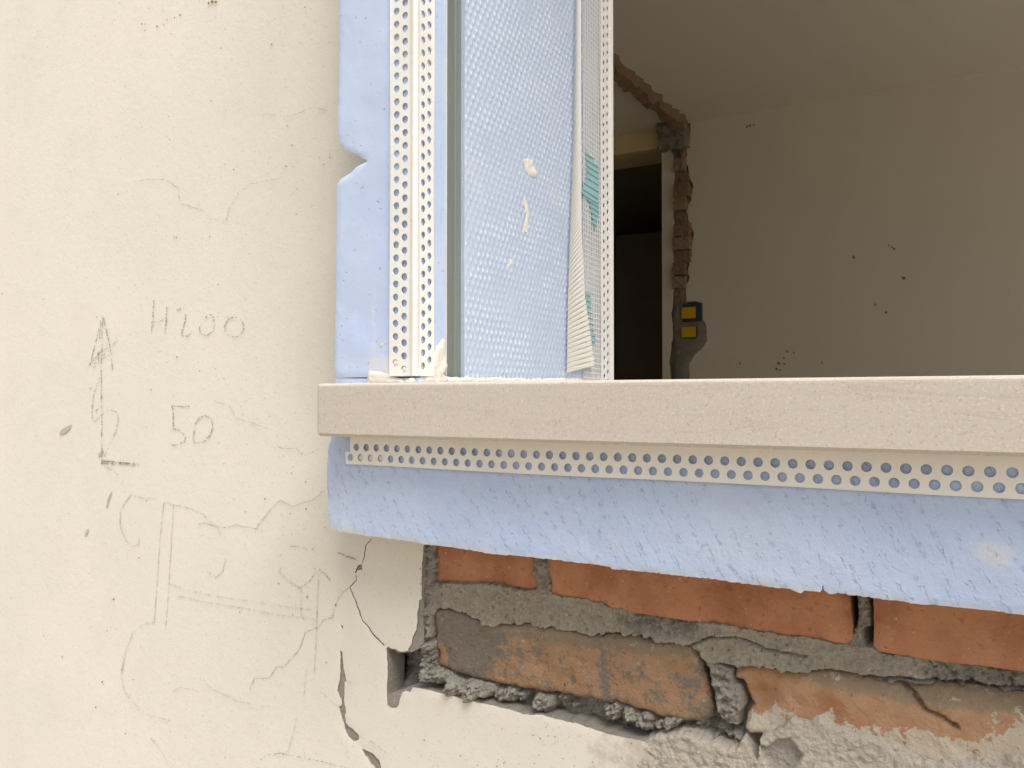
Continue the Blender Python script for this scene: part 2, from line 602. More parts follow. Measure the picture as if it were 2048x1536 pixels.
k = Mat('graphite', .7, .3)
k.color(k.mix(k.noise(600, 2), (.30, .285, .26), (.44, .415, .37)))
M['graphite'] = k.m
k = Mat('graphite_faint', .7, .3)
k.color(k.mix(k.noise(600, 2), (.53, .495, .43), (.63, .59, .515)))
M['graphite_faint'] = k.m
k = Mat('crack_shade', .95, .1)  # shade inside the hairline cracks, painted as flat lines on the surface
k.color(k.mix(k.noise(300, 2), (.40, .355, .285), (.57, .52, .435)))
M['crack'] = k.m
k = Mat('rust_speck', .9, .2)
k.color(k.mix(k.noise(90, 2), (.20, .155, .10), (.36, .24, .12)))
M['speck'] = k.m

k = Mat('room_paint', .9, .15)
c = k.mix(k.noise(2.2, 4, .6), (.70, .655, .565), (.76, .715, .62))
c = k.mix(k.rng(k.noise(11, 5, .65), .64, .76, 0, .4), c, (.40, .36, .29))
k.color(c)
k.normal(k.bump(k.noise(18, 4), .004, .4))
M['room'] = k.m
k = Mat('ceiling_whitewash', .9, .15)
k.color(k.mix(k.noise(1.6, 5, .6), (.80, .755, .665), (.85, .805, .715)))
M['ceiling'] = k.m
k = Mat('yellow_room_paint', .9, .15)
k.color(k.mix(k.noise(4, 4), (.70, .57, .34), (.76, .62, .38)))
M['room_yellow'] = k.m
k = Mat('room_brick', .95, .1)
k.color(k.mix(k.noise(30, 4, .65), (.34, .215, .14), (.25, .185, .135)))
k.normal(k.bump(k.noise(60, 5, .7), .01, .9))
M['room_brick'] = k.m
k = Mat('room_brick_pale', .95, .1)
k.color(k.mix(k.noise(30, 4, .65), (.36, .27, .185), (.25, .20, .15)))
M['room_brick_pale'] = k.m
k = Mat('room_cement', .95, .1)
k.color(k.mix(k.noise(20, 5, .65), (.22, .195, .155), (.36, .32, .26)))
k.normal(k.bump(k.noise(45, 5, .7), .01, .9))
M['room_cement'] = k.m
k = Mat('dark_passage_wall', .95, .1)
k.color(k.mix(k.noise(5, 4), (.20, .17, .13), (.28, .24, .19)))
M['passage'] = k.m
k = Mat('floor_screed', .95, .1)
k.color(k.mix(k.noise(5, 5, .6), (.46, .43, .37), (.56, .52, .45)))
M['screed'] = k.m
k = Mat('yellow_plastic', .45, .4)
k.color((.72, .42, .015))
M['yellow'] = k.m
k = Mat('dark_plastic', .6, .3)
k.color((.045, .055, .07))
M['dark_plastic'] = k.m
k = Mat('dusty_ground', .95, .1)
k.color(k.mix(k.noise(1.5, 6, .6), (.30, .26, .20), (.42, .37, .30)))
k.normal(k.bump(k.noise(30, 5), .02, .6))
M['ground'] = k.m

# ================================================================== ground
tag(mesh_obj('ground', [(-150, -150, 0), (150, -150, 0), (150, 150, 0), (-150, 150, 0)], [[0, 1, 2, 3]], M['ground']), kind='structure')

# ================================================================== the outside wall
wall = tag(empty('house_wall', (-0.6, 0.8, 0)), 'cream plastered house wall with pencil figures, its broken corner baring red bricks', 'wall')
XL, XR, ZT = -4.4, 3.6, 3.4
YC = 0.672                                     # front of the unseen core
FB = 0.036                                     # foam lining thickness in the reveal
boxes('wall_core', [(XL, X_JAMB - FB, YC, Y_ROOM - .004, 0, ZT),
                    (X_JAMB - FB, X_RJAMB + FB, YC, Y_ROOM - .004, 0, Z_SILLB - .012),
                    (X_JAMB - FB, X_RJAMB + FB, YC, Y_ROOM - .004, Z_HEAD + FB, ZT),
                    (X_RJAMB + FB, XR, YC, Y_ROOM - .004, 0, ZT)], M['basecoat'], wall)

# outlines traced on their own planes
cav = [(848, 1040), (846, 1088), (843, 1130), (842, 1199), (837, 1202), (836, 1212), (833, 1228), (834, 1246), (830, 1262), (824, 1276),
       (820, 1292), (815, 1301), (806, 1304), (796, 1302), (786, 1298), (776, 1295), (772, 1298), (774, 1330), (773, 1372), (774, 1411),
       (781, 1416), (792, 1415), (797, 1409), (800, 1396), (803, 1386), (810, 1382), (819, 1385), (823, 1376), (857, 1381), (880, 1388),
       (900, 1391), (932, 1401), (947, 1404), (992, 1414), (1017, 1419), (1045, 1430), (1085, 1430), (1100, 1436), (1150, 1447),
       (1200, 1464), (1232, 1473), (1300, 1486), (1375, 1502)]
sk = refine(polyY(cav, Y_SKIN), .0016, .0005, 3, False)
XE = onY(1378, 1520, Y_SKIN)[0]
ztop_hid = onY(848, 1040, Y_SKIN)[1]
xh = onY(848, 1040, Y_SKIN)[0]
outer_skin = [(XL, ZT), (X_JAMB - FB - .004, ZT), (X_JAMB - FB - .004, Z_SILLB - .002), (xh, Z_SILLB - .004)] + [tuple(p) for p in sk] + [(XE, 0.55), (XE, 0.0), (XL, 0.0)]

def px_hole(pts, jit=.0004, step=.0011, seed=1):
    return refine(polyY(pts, Y_SKIN), step, jit, seed)

def slit(path, widths, seed):
    """A crack with a width: path in pixels, widths in pixels."""
    P = refine([np.array(p, float) for p in path], 3.0, 0.7, seed, False, .16)
    w = np.interp(np.linspace(0, 1, len(P)), np.linspace(0, 1, len(widths)), widths)
    w = w * (0.75 + .5 * vnoise(P[:, 0] * .2, P[:, 1] * .2, seed))
    t = np.gradient(P, axis=0)
    t /= np.hypot(t[:, 0], t[:, 1])[:, None]
    nrm = np.stack([-t[:, 1], t[:, 0]], -1)
    a, b = P + nrm * w[:, None] / 2, P - nrm * w[:, None] / 2
    return polyY(np.concatenate([a, b[::-1]]), Y_SKIN)

c4 = lambda pts: [(600 + x / 6.0, 1280 + y / 6.0) for x, y in pts]
holes = [
    px_hole(c4([(482, 128), (508, 150), (515, 260), (525, 360), (545, 440), (556, 496), (532, 500), (532, 600), (528, 680), (522, 725), (532, 770), (546, 810),
                (549, 860), (538, 905), (546, 990), (575, 1035), (625, 1065), (660, 1100), (690, 1135), (706, 1165), (698, 1195), (672, 1212), (640, 1218),
                (612, 1195), (580, 1160), (555, 1110), (532, 1060), (528, 1010), (505, 950), (488, 890), (478, 835), (466, 805), (492, 785), (500, 740),
                (495, 715), (470, 665), (446, 605), (456, 545), (476, 480), (486, 380), (484, 250)]), seed=5),
    px_hole(c4([(738, 1310), (775, 1322), (830, 1345), (880, 1380), (925, 1425), (958, 1480), (975, 1560), (960, 1620), (925, 1580), (885, 1525), (850, 1490),
                (825, 1450), (805, 1410), (775, 1385), (762, 1350)]), seed=6),
    px_hole([(722.5, 1128.5), (724.5, 1139.5), (714, 1140), (711.5, 1147), (709.5, 1146), (712.5, 1137), (716, 1131)], .0002, .0011, 7),
    px_hole([(682, 1249), (686, 1253), (687, 1258), (683, 1254)], .0002, .0012, 15),
    slit([(742, 1077), (731, 1092), (728, 1110), (725, 1126)], [1.2, 2.0, 1.4], 21),
    slit([(711, 1150), (712, 1157), (713, 1160), (699, 1175), (705, 1187), (714, 1210), (725, 1242), (735, 1252), (747, 1270), (768, 1291)],
         [1.6, 2.0, 1.7, 2.6, 1.8, 2.4, 3.0, 2.2], 22),
]
def skin_h(x, z):
    u, v = project(x, Y_SKIN, z)
    return .0006 * fbm(x * 5, z * 5, 4, 2)
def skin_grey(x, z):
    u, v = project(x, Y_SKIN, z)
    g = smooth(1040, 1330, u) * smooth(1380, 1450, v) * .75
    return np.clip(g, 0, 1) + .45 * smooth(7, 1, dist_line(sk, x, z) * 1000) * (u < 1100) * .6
view_lo, view_hi = onY(-80, 1600, Y_SKIN), onY(1378, -60, Y_SKIN)
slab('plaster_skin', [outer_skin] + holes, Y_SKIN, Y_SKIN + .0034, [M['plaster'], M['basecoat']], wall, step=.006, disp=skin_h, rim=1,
     box=((view_lo[0] - .1, view_lo[1] - .05), (view_hi[0], onY(-80, -60, Y_SKIN)[1])), attrs={'grey': skin_grey, 'dust_shade': lambda x, z: .62 * smooth(-.80, -.52, x + .05 * fbm(x * 7, z * 7, 71, 4)) * smooth(.72, 1.02, z + .08 * fbm(x * 6, z * 6, 72, 3))}, rnd=.0006)

# the grey coat under the skin, cut where the wall was chased open
cavb = [(851, 1040), (850, 1090), (848, 1200), (847, 1250), (849, 1284), (840, 1296), (826, 1303), (808, 1306), (792, 1301), (779, 1297), (777, 1300),
        (778, 1340), (777, 1388), (790, 1384), (806, 1379), (822, 1372), (857, 1378), (900, 1388), (947, 1401), (1017, 1416), (1045, 1424),
        (1100, 1434), (1150, 1444), (1200, 1460), (1300, 1482), (1378, 1500)]
bk = refine(polyY(cavb, Y_SKIN + .003), .0022, .0008, 31, False)
outer_base = [(XL, ZT), (X_JAMB - FB - .002, ZT), (X_JAMB - FB - .002, Z_SILLB - .003), (bk[0][0], Z_SILLB - .006)] + [tuple(p) for p in bk] + [(bk[-1][0], 0.55), (bk[-1][0], 0.0), (XL, 0.0)]
slab('base_coat', [outer_base], Y_SKIN + .0017, Y_BRICK + .016, M['basecoat'], wall, step=.006,
     disp=lambda x, z: skin_h(x, z) - .0003 + .0004 * fbm(x * 120, z * 120, 61, 3),
     box=((onY(640, 1600, Y_SKIN)[0], onY(640, 1600, Y_SKIN)[1]), (bk[-1][0], onY(700, 1050, Y_SKIN)[1])))

# bricks ------------------------------------------------------------------
top1 = onY(1100, 1185, Y_BRICK)[1] + .066
def brick(pts, mat_, yf, seed, amp, rnd, step=.0035, jit=.0007, attrs=None, top=None, right=None, loops=None):
    P = [tuple(onY(u, v, Y_BRICK)) for u, v in pts]
    if top is not None:
        P = [(P[0][0], top)] + P + [(P[-1][0], top)]
    if right is not None:
        P = P
    P = refine(P, .0022, jit, seed)
    return slab('brick', [P], yf, Y_BRICK + .10, mat_, wall, step=step, rnd=rnd, seed=seed,
                disp=lambda x, z: amp * fbm(x * 28, z * 28, seed, 4) + amp * .5 * fbm(x * 130, z * 130, seed + 5, 3), attrs=attrs)
BR = {}
BR['b1'] = [(870, 1130), (869, 1164), (885, 1167), (912, 1167), (930, 1170), (960, 1167), (985, 1169), (1003, 1174), (1025, 1175), (1050, 1180), (1068, 1179),
            (1076, 1172), (1077, 1164), (1071, 1150), (1078, 1138), (1073, 1128), (1073, 1110)]
BR['b2'] = [(1100, 1130), (1100, 1186), (1107, 1191), (1135, 1196), (1172, 1198), (1190, 1203), (1205, 1204), (1220, 1215), (1262, 1225), (1320, 1233), (1375, 1241),
            (1475, 1256), (1567, 1270), (1612, 1276), (1660, 1284), (1686, 1289), (1698, 1287), (1706, 1276), (1707, 1250), (1703, 1222), (1700, 1190)]
BR['b3'] = [(1748, 1200), (1748, 1299), (1760, 1302), (1840, 1315), (1900, 1323), (1975, 1332), (2048, 1342), (2180, 1360), (2180, 1260)]
brick(BR['b1'], M['brick_new'], Y_BRICK + .001, 41, .0006, .0022, top=top1)
brick(BR['b2'], M['brick_new'], Y_BRICK - .003, 42, .0006, .0030, top=top1, jit=.0004)
brick(BR['b3'], M['brick_new'], Y_BRICK - .004, 43, .0006, .0022, top=top1, jit=.0003)
BR['b4'] = [(877, 1215), (869, 1221), (867, 1232), (869, 1262), (872, 1293), (876, 1300), (873, 1331), (897, 1342), (910, 1347), (960, 1362), (1010, 1371), (1085, 1382),
            (1140, 1392), (1200, 1402), (1218, 1408), (1235, 1404), (1275, 1417), (1325, 1434), (1375, 1443), (1405, 1445), (1424, 1436), (1423, 1407), (1413, 1365), (1405, 1327),
            (1394, 1300), (1379, 1285), (1340, 1282), (1287, 1276), (1250, 1271), (1212, 1267), (1192, 1269), (1160, 1262), (1125, 1256), (1072, 1247), (1020, 1247),
            (970, 1242), (947, 1232), (920, 1222), (897, 1215)]
def soot_a(x, z):
    u, v = project(x, Y_BRICK, z)
    s = smooth(1050, 930, u + (v - 1290) * .45 + 26 * fbm(x * 60, z * 60, 9, 3)) * 1.0
    chip = sdf([(873, 1262), (884, 1285), (896, 1305), (897, 1330), (892, 1344), (868, 1332), (866, 1262)], u, v)
    s = np.where(chip > 0, -1.2, s)
    return s + .38 * np.exp(-((u - 1208 - .05 * (v - 1300)) / 10.) ** 2) + .22 * smooth(1330, 1420, u)
def dust_a(x, z):
    u, v = project(x, Y_BRICK, z)
    top = np.interp(u, [870, 970, 1212, 1400], [1215, 1243, 1267, 1288])
    return .8 * smooth(46, 8, v - top) * smooth(930, 1000, u) + .5 * smooth(1150, 1400, u) * smooth(30, 5, v - top)
zero_a = lambda x, z: np.zeros_like(x)
brick(BR['b4'], M['brick_old'], Y_BRICK - .002, 44, .0022, .0055, step=.0024, jit=.0010, attrs={'soot': soot_a, 'dust': dust_a})
BR['b5'] = [(1469, 1331), (1470, 1356), (1484, 1361), (1489, 1372), (1491, 1390), (1496, 1402), (1503, 1412), (1493, 1425), (1490, 1455), (1500, 1467), (1520, 1468),
            (1560, 1472), (1700, 1500), (1850, 1525), (2048, 1555), (2200, 1580), (2200, 1410), (2048, 1388), (1936, 1373), (1836, 1366), (1761, 1355),
            (1700, 1345), (1661, 1340), (1600, 1338), (1545, 1337), (1500, 1330)]
def b5_lime(x, z):
    u, v = project(x, Y_BRICK, z)
    return smooth(1390, 1470, v - (u - 1600) * .12) + .3 * smooth(1900, 2040, u)
def b5_dust(x, z):
    u, v = project(x, Y_BRICK, z)
    top = np.interp(u, [1469, 1661, 1836, 2048, 2200], [1330, 1340, 1366, 1388, 1410])
    return smooth(62, 10, v - top) * smooth(1540, 1700, u)
def b5_disp_fix(x, z):
    u, v = project(x, Y_BRICK, z)
    sc = np.exp(-(((u - 1520) / 38.) ** 2 + ((v - 1395) / 34.) ** 2))
    top = np.interp(u, [1469, 1661, 1836, 2048, 2200], [1330, 1340, 1366, 1388, 1410])
    led = smooth(40, 0, v - top) * .006
    crk = dist_line([(1797, 1353), (1812, 1375), (1830, 1388), (1845, 1405)], u, v)
    crk = np.minimum(crk, dist_line([(1826, 1393), (1840, 1408), (1860, 1422), (1885, 1432), (1905, 1446), (1918, 1452)], u, v))
    return -.010 * sc - led + .0016 * fbm(x * 30, z * 30, 45, 4) + .0009 * fbm(x * 120, z * 120, 46, 3) - .007 * smooth(5.0, 1.0, crk)
P5 = refine([tuple(onY(u, v, Y_BRICK)) for u, v in BR['b5']], .0022, .0009, 45)
slab('brick', [P5], Y_BRICK - .003, Y_BRICK + .10, M['brick_broken'], wall, step=.0016, rnd=.0045, seed=45, disp=b5_disp_fix,
     attrs={'lime': b5_lime, 'dust': b5_dust})
# the courses go on to the right of the picture
zb1, zb2 = onY(2180, 1360, Y_BRICK)[1], onY(2200, 1580, Y_BRICK)[1]
xb = onY(2200, 1360, Y_BRICK)[0] + .012
for i in range(4):
    for r_, (zb, m_) in enumerate(((zb1, 'brick_new'), (zb2, 'brick_old'))):
        x0 = xb + i * .262 + r_ * .02
        P = refine([(x0, zb), (x0 + .25, zb), (x0 + .25, zb + .066), (x0, zb + .066)], .004, .0008, 70 + i * 2 + r_)
        slab('brick', [P], Y_BRICK - .002, Y_BRICK + .10, M[m_], wall, step=.012, rnd=.003, seed=80 + i, attrs={'soot': zero_a, 'dust': zero_a})

# mortar: one worked surface between the bricks -----------------------------
BRP = {kk: np.array(BR[kk]) for kk in BR}
for kk in ('b1', 'b2', 'b3'):
    a = BRP[kk]
    BRP[kk] = np.concatenate([[[a[0][0], 1040]], a, [[a[-1][0], 1040]]])
BLOBS = [(890, 1352, 20, .020), (912, 1372, 24, .026), (945, 1380, 24, .027), (975, 1384, 20, .022), (870, 1352, 14, .016), (866, 1325, 12, .010), (1000, 1390, 16, .014),
         (1020, 1385, 17, .017), (1040, 1392, 13, .012), (1085, 1402, 20, .020), (1070, 1410, 12, .012), (1120, 1400, 14, .006), (1150, 1408, 14, .004),
         (1225, 1420, 22, .016), (1260, 1432, 22, .018), (1290, 1440, 24, .018), (1320, 1447, 16, .014), (1345, 1440, 20, .024), (1360, 1430, 16, .020),
         (1395, 1455, 18, .006), (1445, 1465, 16, .009), (1460, 1472, 14, .009), (1430, 1475, 8, .012), (1475, 1480, 11, .016)]
def mortar_h(X, Z):
    u, v = project(X, Y_BRICK, Z)
    n1 = fbm(X * 70, Z * 70, 101, 4)
    n2 = fbm(X * 220, Z * 220, 111, 4)
    lump = np.abs(fbm(X * 150, Z * 150, 121, 5, .6))
    wob = 7 * fbm(X * 55, Z * 55, 131, 3)
    n3 = fbm(X * 420, Z * 420, 141, 2)
    bed_bot = np.interp(u, [850, 870, 970, 1212, 1380, 1410, 1469, 1545, 1661, 1761, 1836, 1936, 2048, 2200], [1225, 1222, 1246, 1270, 1290, 1330, 1336, 1340, 1346, 1360, 1372, 1380, 1394, 1415])
    h = np.full(X.shape, -.014) + .004 * n1 + .002 * n2 + .001 * n3
    # the bed between the two courses and the joints above it
    bed = smooth(17, 5, v - bed_bot + wob * .5)
    rough_zone = smooth(1215, 1265, u) * smooth(1420, 1375, u) * smooth(1275, 1245, v - (u - 1300) * .12) + smooth(1835, 1870, u)
    rough_zone = np.clip(rough_zone, 0, 1)
    hb = .0022 + .0016 * n2 + .0022 * n1 + .0011 * n3
    hr = -.006 + .0050 * n1 + .0050 * lump + .0034 * n2 + .0022 * n3
    hb = hb * (1 - rough_zone) + hr * rough_zone
    # trowel step along the bed
    crk = dist_line([(1385, 1288), (1420, 1275), (1475, 1274), (1510, 1286), (1530, 1297), (1560, 1303), (1612, 1313)], u, v)
    hb = hb - .006 * smooth(3.4, .5, crk) * (1 - .4 * vnoise(u * .1, v * .1, 5))
    crk2 = dist_line([(1661, 1342), (1720, 1350), (1761, 1354), (1800, 1356), (1860, 1362), (1930, 1370), (1990, 1378), (2048, 1382)], u, v)
    hb = hb - .010 * smooth(4.5, .5, crk2)
    h = h * (1 - bed) + hb * bed
    # upright joint at the left edge
    j = smooth(845, 852, u + wob * .4) * smooth(874, 866, u) * smooth(1300, 1270, v + wob)
    h = np.maximum(h, j * (.0035 + .007 * lump + .003 * n2 + .0018 * n3) - (1 - j) * .03)
    j = smooth(846, 853, u + wob * .5) * smooth(884, 872, u) * smooth(1268, 1285, v) * smooth(1375, 1355, v)
    h = np.maximum(h, j * (.007 + .010 * lump + .003 * n2 + .002 * n3) - (1 - j) * .03)
    # between b1 and b2, and the half-empty one between b2 and b3
    j = smooth(1066, 1074, u) * smooth(1106, 1098, u) * smooth(1192, 1172, v + wob * .6)
    h = h * (1 - j) + j * (-.0025 + .005 * lump + .0014 * n2)
    j = (u > 1696) & (u < 1756) & (v < 1292)
    core = smooth(18, 12, np.abs(u - 1727 - (v - 1230) * .06 + wob * .4)) * smooth(1268, 1254, v + wob * .4)
    low = smooth(1246, 1262, v) * smooth(1748, 1722, u - (v - 1270) * .2)
    h = np.where(j, -.036 + core * (.031 + .008 * lump) + low * (1 - core) * .035 + .002 * n2 + .001 * n3, h)
    # the lump in the joint of the lower course
    j = sdf([(1398, 1295), (1470, 1335), (1472, 1362), (1484, 1368), (1488, 1392), (1494, 1415), (1484, 1432), (1482, 1462), (1460, 1452), (1435, 1440), (1426, 1405), (1416, 1360)], u + wob * .3, v)
    js = smooth(-1, 9, j)
    h = np.where((v > bed_bot - 8) & (j > -6), np.maximum(h * 0 - .03, js * (.031 + .004 * lump + .0030 * n2 + .001 * n1 + .0018 * n3) - .03), h)
    # the loose lumps under the old brick
    for bu, bv, br_, bh in BLOBS:
        d = np.hypot((u - bu), (v - bv) * 1.05) / (br_ * 1.15) + .30 * n1 + .14 * n2
        bl = np.sqrt(np.clip(1 - d * d, 0, 1))
        h = np.where(bl > 0, np.maximum(h, -.024 + bl * (bh + .010) + .008 * lump + .0040 * n2 + .0026 * n3), h)
    # the chase at the far left
    cv = (u < 853) & (v > 1262)
    h = np.where(cv, -.030 + .008 * n1 + .005 * lump + .012 * smooth(1350, 1392, v), h)
    # inside the bricks stay behind their faces
    for kk in BRP:
        d = sdf(BRP[kk], u, v)
        lim = np.where(d > 2.5 + 4.5 * n1 + 3.0 * n2, -.014, 1.0)
        h = np.minimum(h, lim)
    return h
def mortar_tone(X, Z, H):
    u, v = project(X, Y_BRICK, Z)
    t = smooth(900, 850, u) * .7 + smooth(1255, 1300, v - (u - 900) * .16) + .55 * smooth(1230, 1270, u) * smooth(1400, 1370, u)
    t = t + .6 * smooth(1690, 1705, u) * smooth(1760, 1745, u) * (v < 1290) + .5 * smooth(1400, 1440, u) * smooth(1300, 1340, v) + .35 * smooth(1840, 1880, u)
    return np.clip(t, 0, 1)
mx0, mx1 = onY(772, 1300, Y_BRICK)[0], onY(2210, 1300, Y_BRICK)[0]
mz0, mz1 = onY(2200, 1600, Y_BRICK)[1], top1 + .004
tag(heightfield('mortar', mx0, mx1, mz0 - .05, mz1, .00085, mortar_h, Y_BRICK, M['mortar'], wall, attrs={'tone': mortar_tone}), kind='stuff')
boxes('mortar_bed', [(mx1 - .001, X_RJAMB + .3, Y_BRICK + .003, YC + .002, mz0 - .25, mz1 + .0)], M['mortar'], wall)

# rough plaster over the lower bricks ---------------------------------------
LIP = np.array([(1160, 1500), (1230, 1478), (1290, 1474), (1322, 1459), (1370, 1459), (1402, 1468), (1450, 1483), (1480, 1486), (1488, 1472), (1494, 1466), (1500, 1476), (1511, 1497),
                (1520, 1506), (1523, 1482), (1527, 1460), (1545, 1452), (1573, 1440), (1585, 1424), (1620, 1419), (1642, 1418), (1665, 1428), (1690, 1437), (1720, 1452), (1740, 1449),
                (1770, 1462), (1795, 1478), (1830, 1492), (1870, 1500), (1920, 1497), (1980, 1490), (2048, 1482), (2220, 1480)], float)
def rp_h(X, Z):
    u, v = project(X, Y_BRICK, Z)
    n1 = fbm(X * 60, Z * 60, 201, 4)
    n2 = fbm(X * 240, Z * 240, 211, 4)
    lip = np.interp(u, LIP[:, 0], LIP[:, 1])
    t = v - lip + 5 * n1 + 3 * n2
    thick = np.interp(u, [1100, 1230, 1330, 1450, 1530, 1600, 1800, 2200], [.0055, .0085, .0108, .0105, .0092, .0075, .0062, .0062])
    edge = np.interp(u, [1480, 1530, 1600, 1800, 2200], [8, 10, 34, 55, 60])
    h = -.02 + (thick + .02) * smooth(-edge * .7, edge * .6, t)
    h = h + .0012 * n1 + (.0009 * n2 + .0006 * fbm(X * 430, Z * 430, 221, 2)) * smooth(-10, 10, t)
    scoop = sdf([(1524, 1482), (1540, 1484), (1560, 1470), (1585, 1468), (1600, 1490), (1612, 1506), (1595, 1530), (1580, 1560), (1555, 1560), (1535, 1520)], u, v)
    h = h - .006 * smooth(-3, 8, scoop) - .0014 * n2 * smooth(0, 8, scoop)
    return h
def rp_tone(X, Z, H):
    u, v = project(X, Y_BRICK, Z)
    scoop = sdf([(1524, 1482), (1540, 1484), (1560, 1470), (1585, 1468), (1600, 1490), (1612, 1506), (1595, 1530), (1580, 1560), (1555, 1560), (1535, 1520)], u, v)
    return np.clip(smooth(-2, 6, scoop) * .8 + .5 * smooth(1330, 1250, u) * 0, 0, 1)
tag(heightfield('rough_plaster', onY(1150, 1500, Y_BRICK)[0], mx1, mz0 - .06, onY(1600, 1395, Y_BRICK)[1], .0010, rp_h, Y_BRICK, M['roughplaster'], wall, attrs={'tone': rp_tone}), kind='stuff')
boxes('lower_plaster', [(XE - .03, XR, Y_BRICK - .006, YC + .004, 0, mz0 - .055), (mx1 + 1.07, XR, Y_BRICK - .006, YC + .004, mz0 - .055, Z_SILLB - .10)], M['roughplaster'], wall)
boxes('upper_plaster', [(X_JAMB - FB - .004, X_RJAMB + FB, Y_SKIN, YC + .003, Z_HEAD + FB + .004, ZT), (X_RJAMB + FB, XR, Y_SKIN, YC + .003, Z_SILLB - .10, ZT)], M['plaster'], wall)

# pencil marks and hairline cracks ------------------------------------------
def strokes(name, lines, mat_, width, skip, jit, label=None, y=Y_SKIN - .0014, seed=0):
    r = np.random.default_rng(seed + 900)
    V, F = [], []
    for ln in lines:
        P = refine([np.array(p, float) for p in ln], 1.5, jit, seed + 3, False, .12)
        t = np.gradient(P, axis=0)
        t /= np.hypot(t[:, 0], t[:, 1])[:, None] + 1e-9
        nr = np.stack([-t[:, 1], t[:, 0]], -1)
        gate = vnoise(P[:, 0] * .16, P[:, 1] * .16, seed + 77)
        for i in range(len(P) - 1):
            if r.random() < skip * (0.45 + 1.1 * gate[i]):
                continue
            w = width * (.45 + r.random() * .9)
            o = nr[i] * (r.random() - .5) * width * .8
            a, b = P[i] + o, P[i + 1] + o + t[i] * .3
            s = len(V)
            for q in (a - nr[i] * w / 2, b - nr[i] * w / 2, b + nr[i] * w / 2, a + nr[i] * w / 2):
                x, z = onY(q[0], q[1], y)
                V.append((x, y, z))
            F.append([s, s + 1, s + 2, s + 3])
    o = mesh_obj(name, V, F, mat_, wall)
    if label:
        o['label'] = label
    return o
def circ(cx, cy, rx, ry, n=18, a0=0, a1=360):
    return [(cx + rx * math.cos(math.radians(a0 + (a1 - a0) * i / n)), cy + ry * math.sin(math.radians(a0 + (a1 - a0) * i / n))) for i in range(n + 1)]
kA = lambda pts: [(140 + x / 4.2675, 600 + y / 4.2675) for x, y in pts]
kB = lambda pts: [(200 + x / 4.0, 960 + y / 4.0) for x, y in pts]
kC = lambda pts: [(x / 3.2, 1152 + y / 3.2) for x, y in pts]
strokes('pencil_number', [kA(l) for l in ([(712, 5), (710, 100), (707, 190), (692, 265)], [(690, 192), (740, 188), (790, 170)], [(828, 55), (818, 180), (808, 290)],
        [(912, 90), (940, 78), (972, 66)], [(985, 108), (985, 180), (960, 240), (950, 295), (972, 315), (1010, 305), (1045, 275)],
        [(1155, 155), (1172, 132), (1195, 125), (1222, 148), (1232, 210), (1215, 268), (1165, 305), (1122, 292), (1102, 250), (1108, 212)],
        circ(1400, 232, 82, 84))], M['graphite'], 1.9, .42, .35, 'pencilled number 4200', seed=1)
strokes('pencil_number', [kA(l) for l in ([(865, 903), (940, 910), (1025, 912)], [(870, 905), (882, 1000), (880, 1092)],
        [(875, 1096), (940, 1118), (985, 1165), (980, 1200), (930, 1232), (880, 1242), (845, 1220)],
        [(1065, 1062), (1105, 1005), (1155, 988), (1205, 1018), (1220, 1080), (1195, 1155), (1135, 1212), (1062, 1222), (1050, 1170), (1062, 1110)])],
        M['graphite'], 1.9, .38, .35, 'pencilled number 50', seed=2)
arrow = [kA(l) for l in ([(275, 130), (272, 400), (265, 600), (264, 800), (268, 1000), (268, 1200), (270, 1412)], [(268, 600), (270, 900), (272, 1200), (272, 1390)],
         [(272, 132), (225, 330), (165, 560)], [(280, 140), (315, 270), (345, 420), (362, 590)], [(285, 140), (300, 230), (340, 400)], [(160, 562), (250, 450), (340, 400), (385, 360), (400, 318)],
         [(198, 580), (280, 500), (370, 450)], [(205, 545), (260, 490), (345, 430)], [(180, 520), (250, 440), (330, 400)], [(262, 200), (240, 500), (262, 560)],
         [(258, 660), (225, 725), (205, 790), (190, 900), (185, 1010), (208, 1038), (248, 1000), (290, 962), (345, 936), (400, 960), (414, 1020), (382, 1140), (322, 1258), (290, 1342)],
         [(290, 1420), (365, 1452), (408, 1490)])]
for i in range(9):
    y0 = 1360 + i * 4.6
    arrow.append(kA([(262, y0), (330 + i * 24, y0 + 16), (430 + (i % 5) * 40, 1385 + i * 3.2)]))
arrow.append(kA([(300, 1372), (480, 1400), (615, 1415)]))
strokes('pencil_arrow', arrow, M['graphite'], 1.25, .55, .3, 'pencilled arrow pointing up from a hatched base line', seed=3)
strokes('pencil_sketch', [kB(l) for l in ([(440, 150), (340, 145), (250, 115), (190, 190), (160, 260), (160, 370), (210, 490), (270, 530), (305, 515), (318, 470)],
        [(510, 175), (480, 470), (455, 850), (432, 1140)], [(590, 190), (570, 500), (552, 820), (525, 1190)], [(510, 178), (600, 200), (700, 220), (820, 270), (930, 370), (972, 440)],
        [(1005, 630), (980, 730), (930, 780), (860, 728)], [(545, 822), (640, 862), (800, 905), (1000, 940), (1250, 975), (1480, 1015), (1740, 1042)],
        [(620, 926), (800, 970), (1040, 1006), (1400, 1075), (1740, 1115)], [(435, 1140), (350, 1146), (260, 1222), (200, 1380), (175, 1530)],
        [(1450, 690), (1430, 730), (1500, 800), (1600, 872)], [(1750, 720), (1742, 900), (1735, 1100), (1725, 1350), (1715, 1530)], [(1610, 860), (1605, 1060), (1640, 1130)])]
        + [kC(l) for l in ([(790, 520), (776, 640), (795, 735), (850, 810), (950, 890), (1090, 926)], [(1895, 905), (1880, 990), (1838, 1130)], [(1960, 600), (1945, 760)])],
        M['graphite_faint'], 1.3, .38, .3, 'faint pencil outline of two joined bars', seed=4)
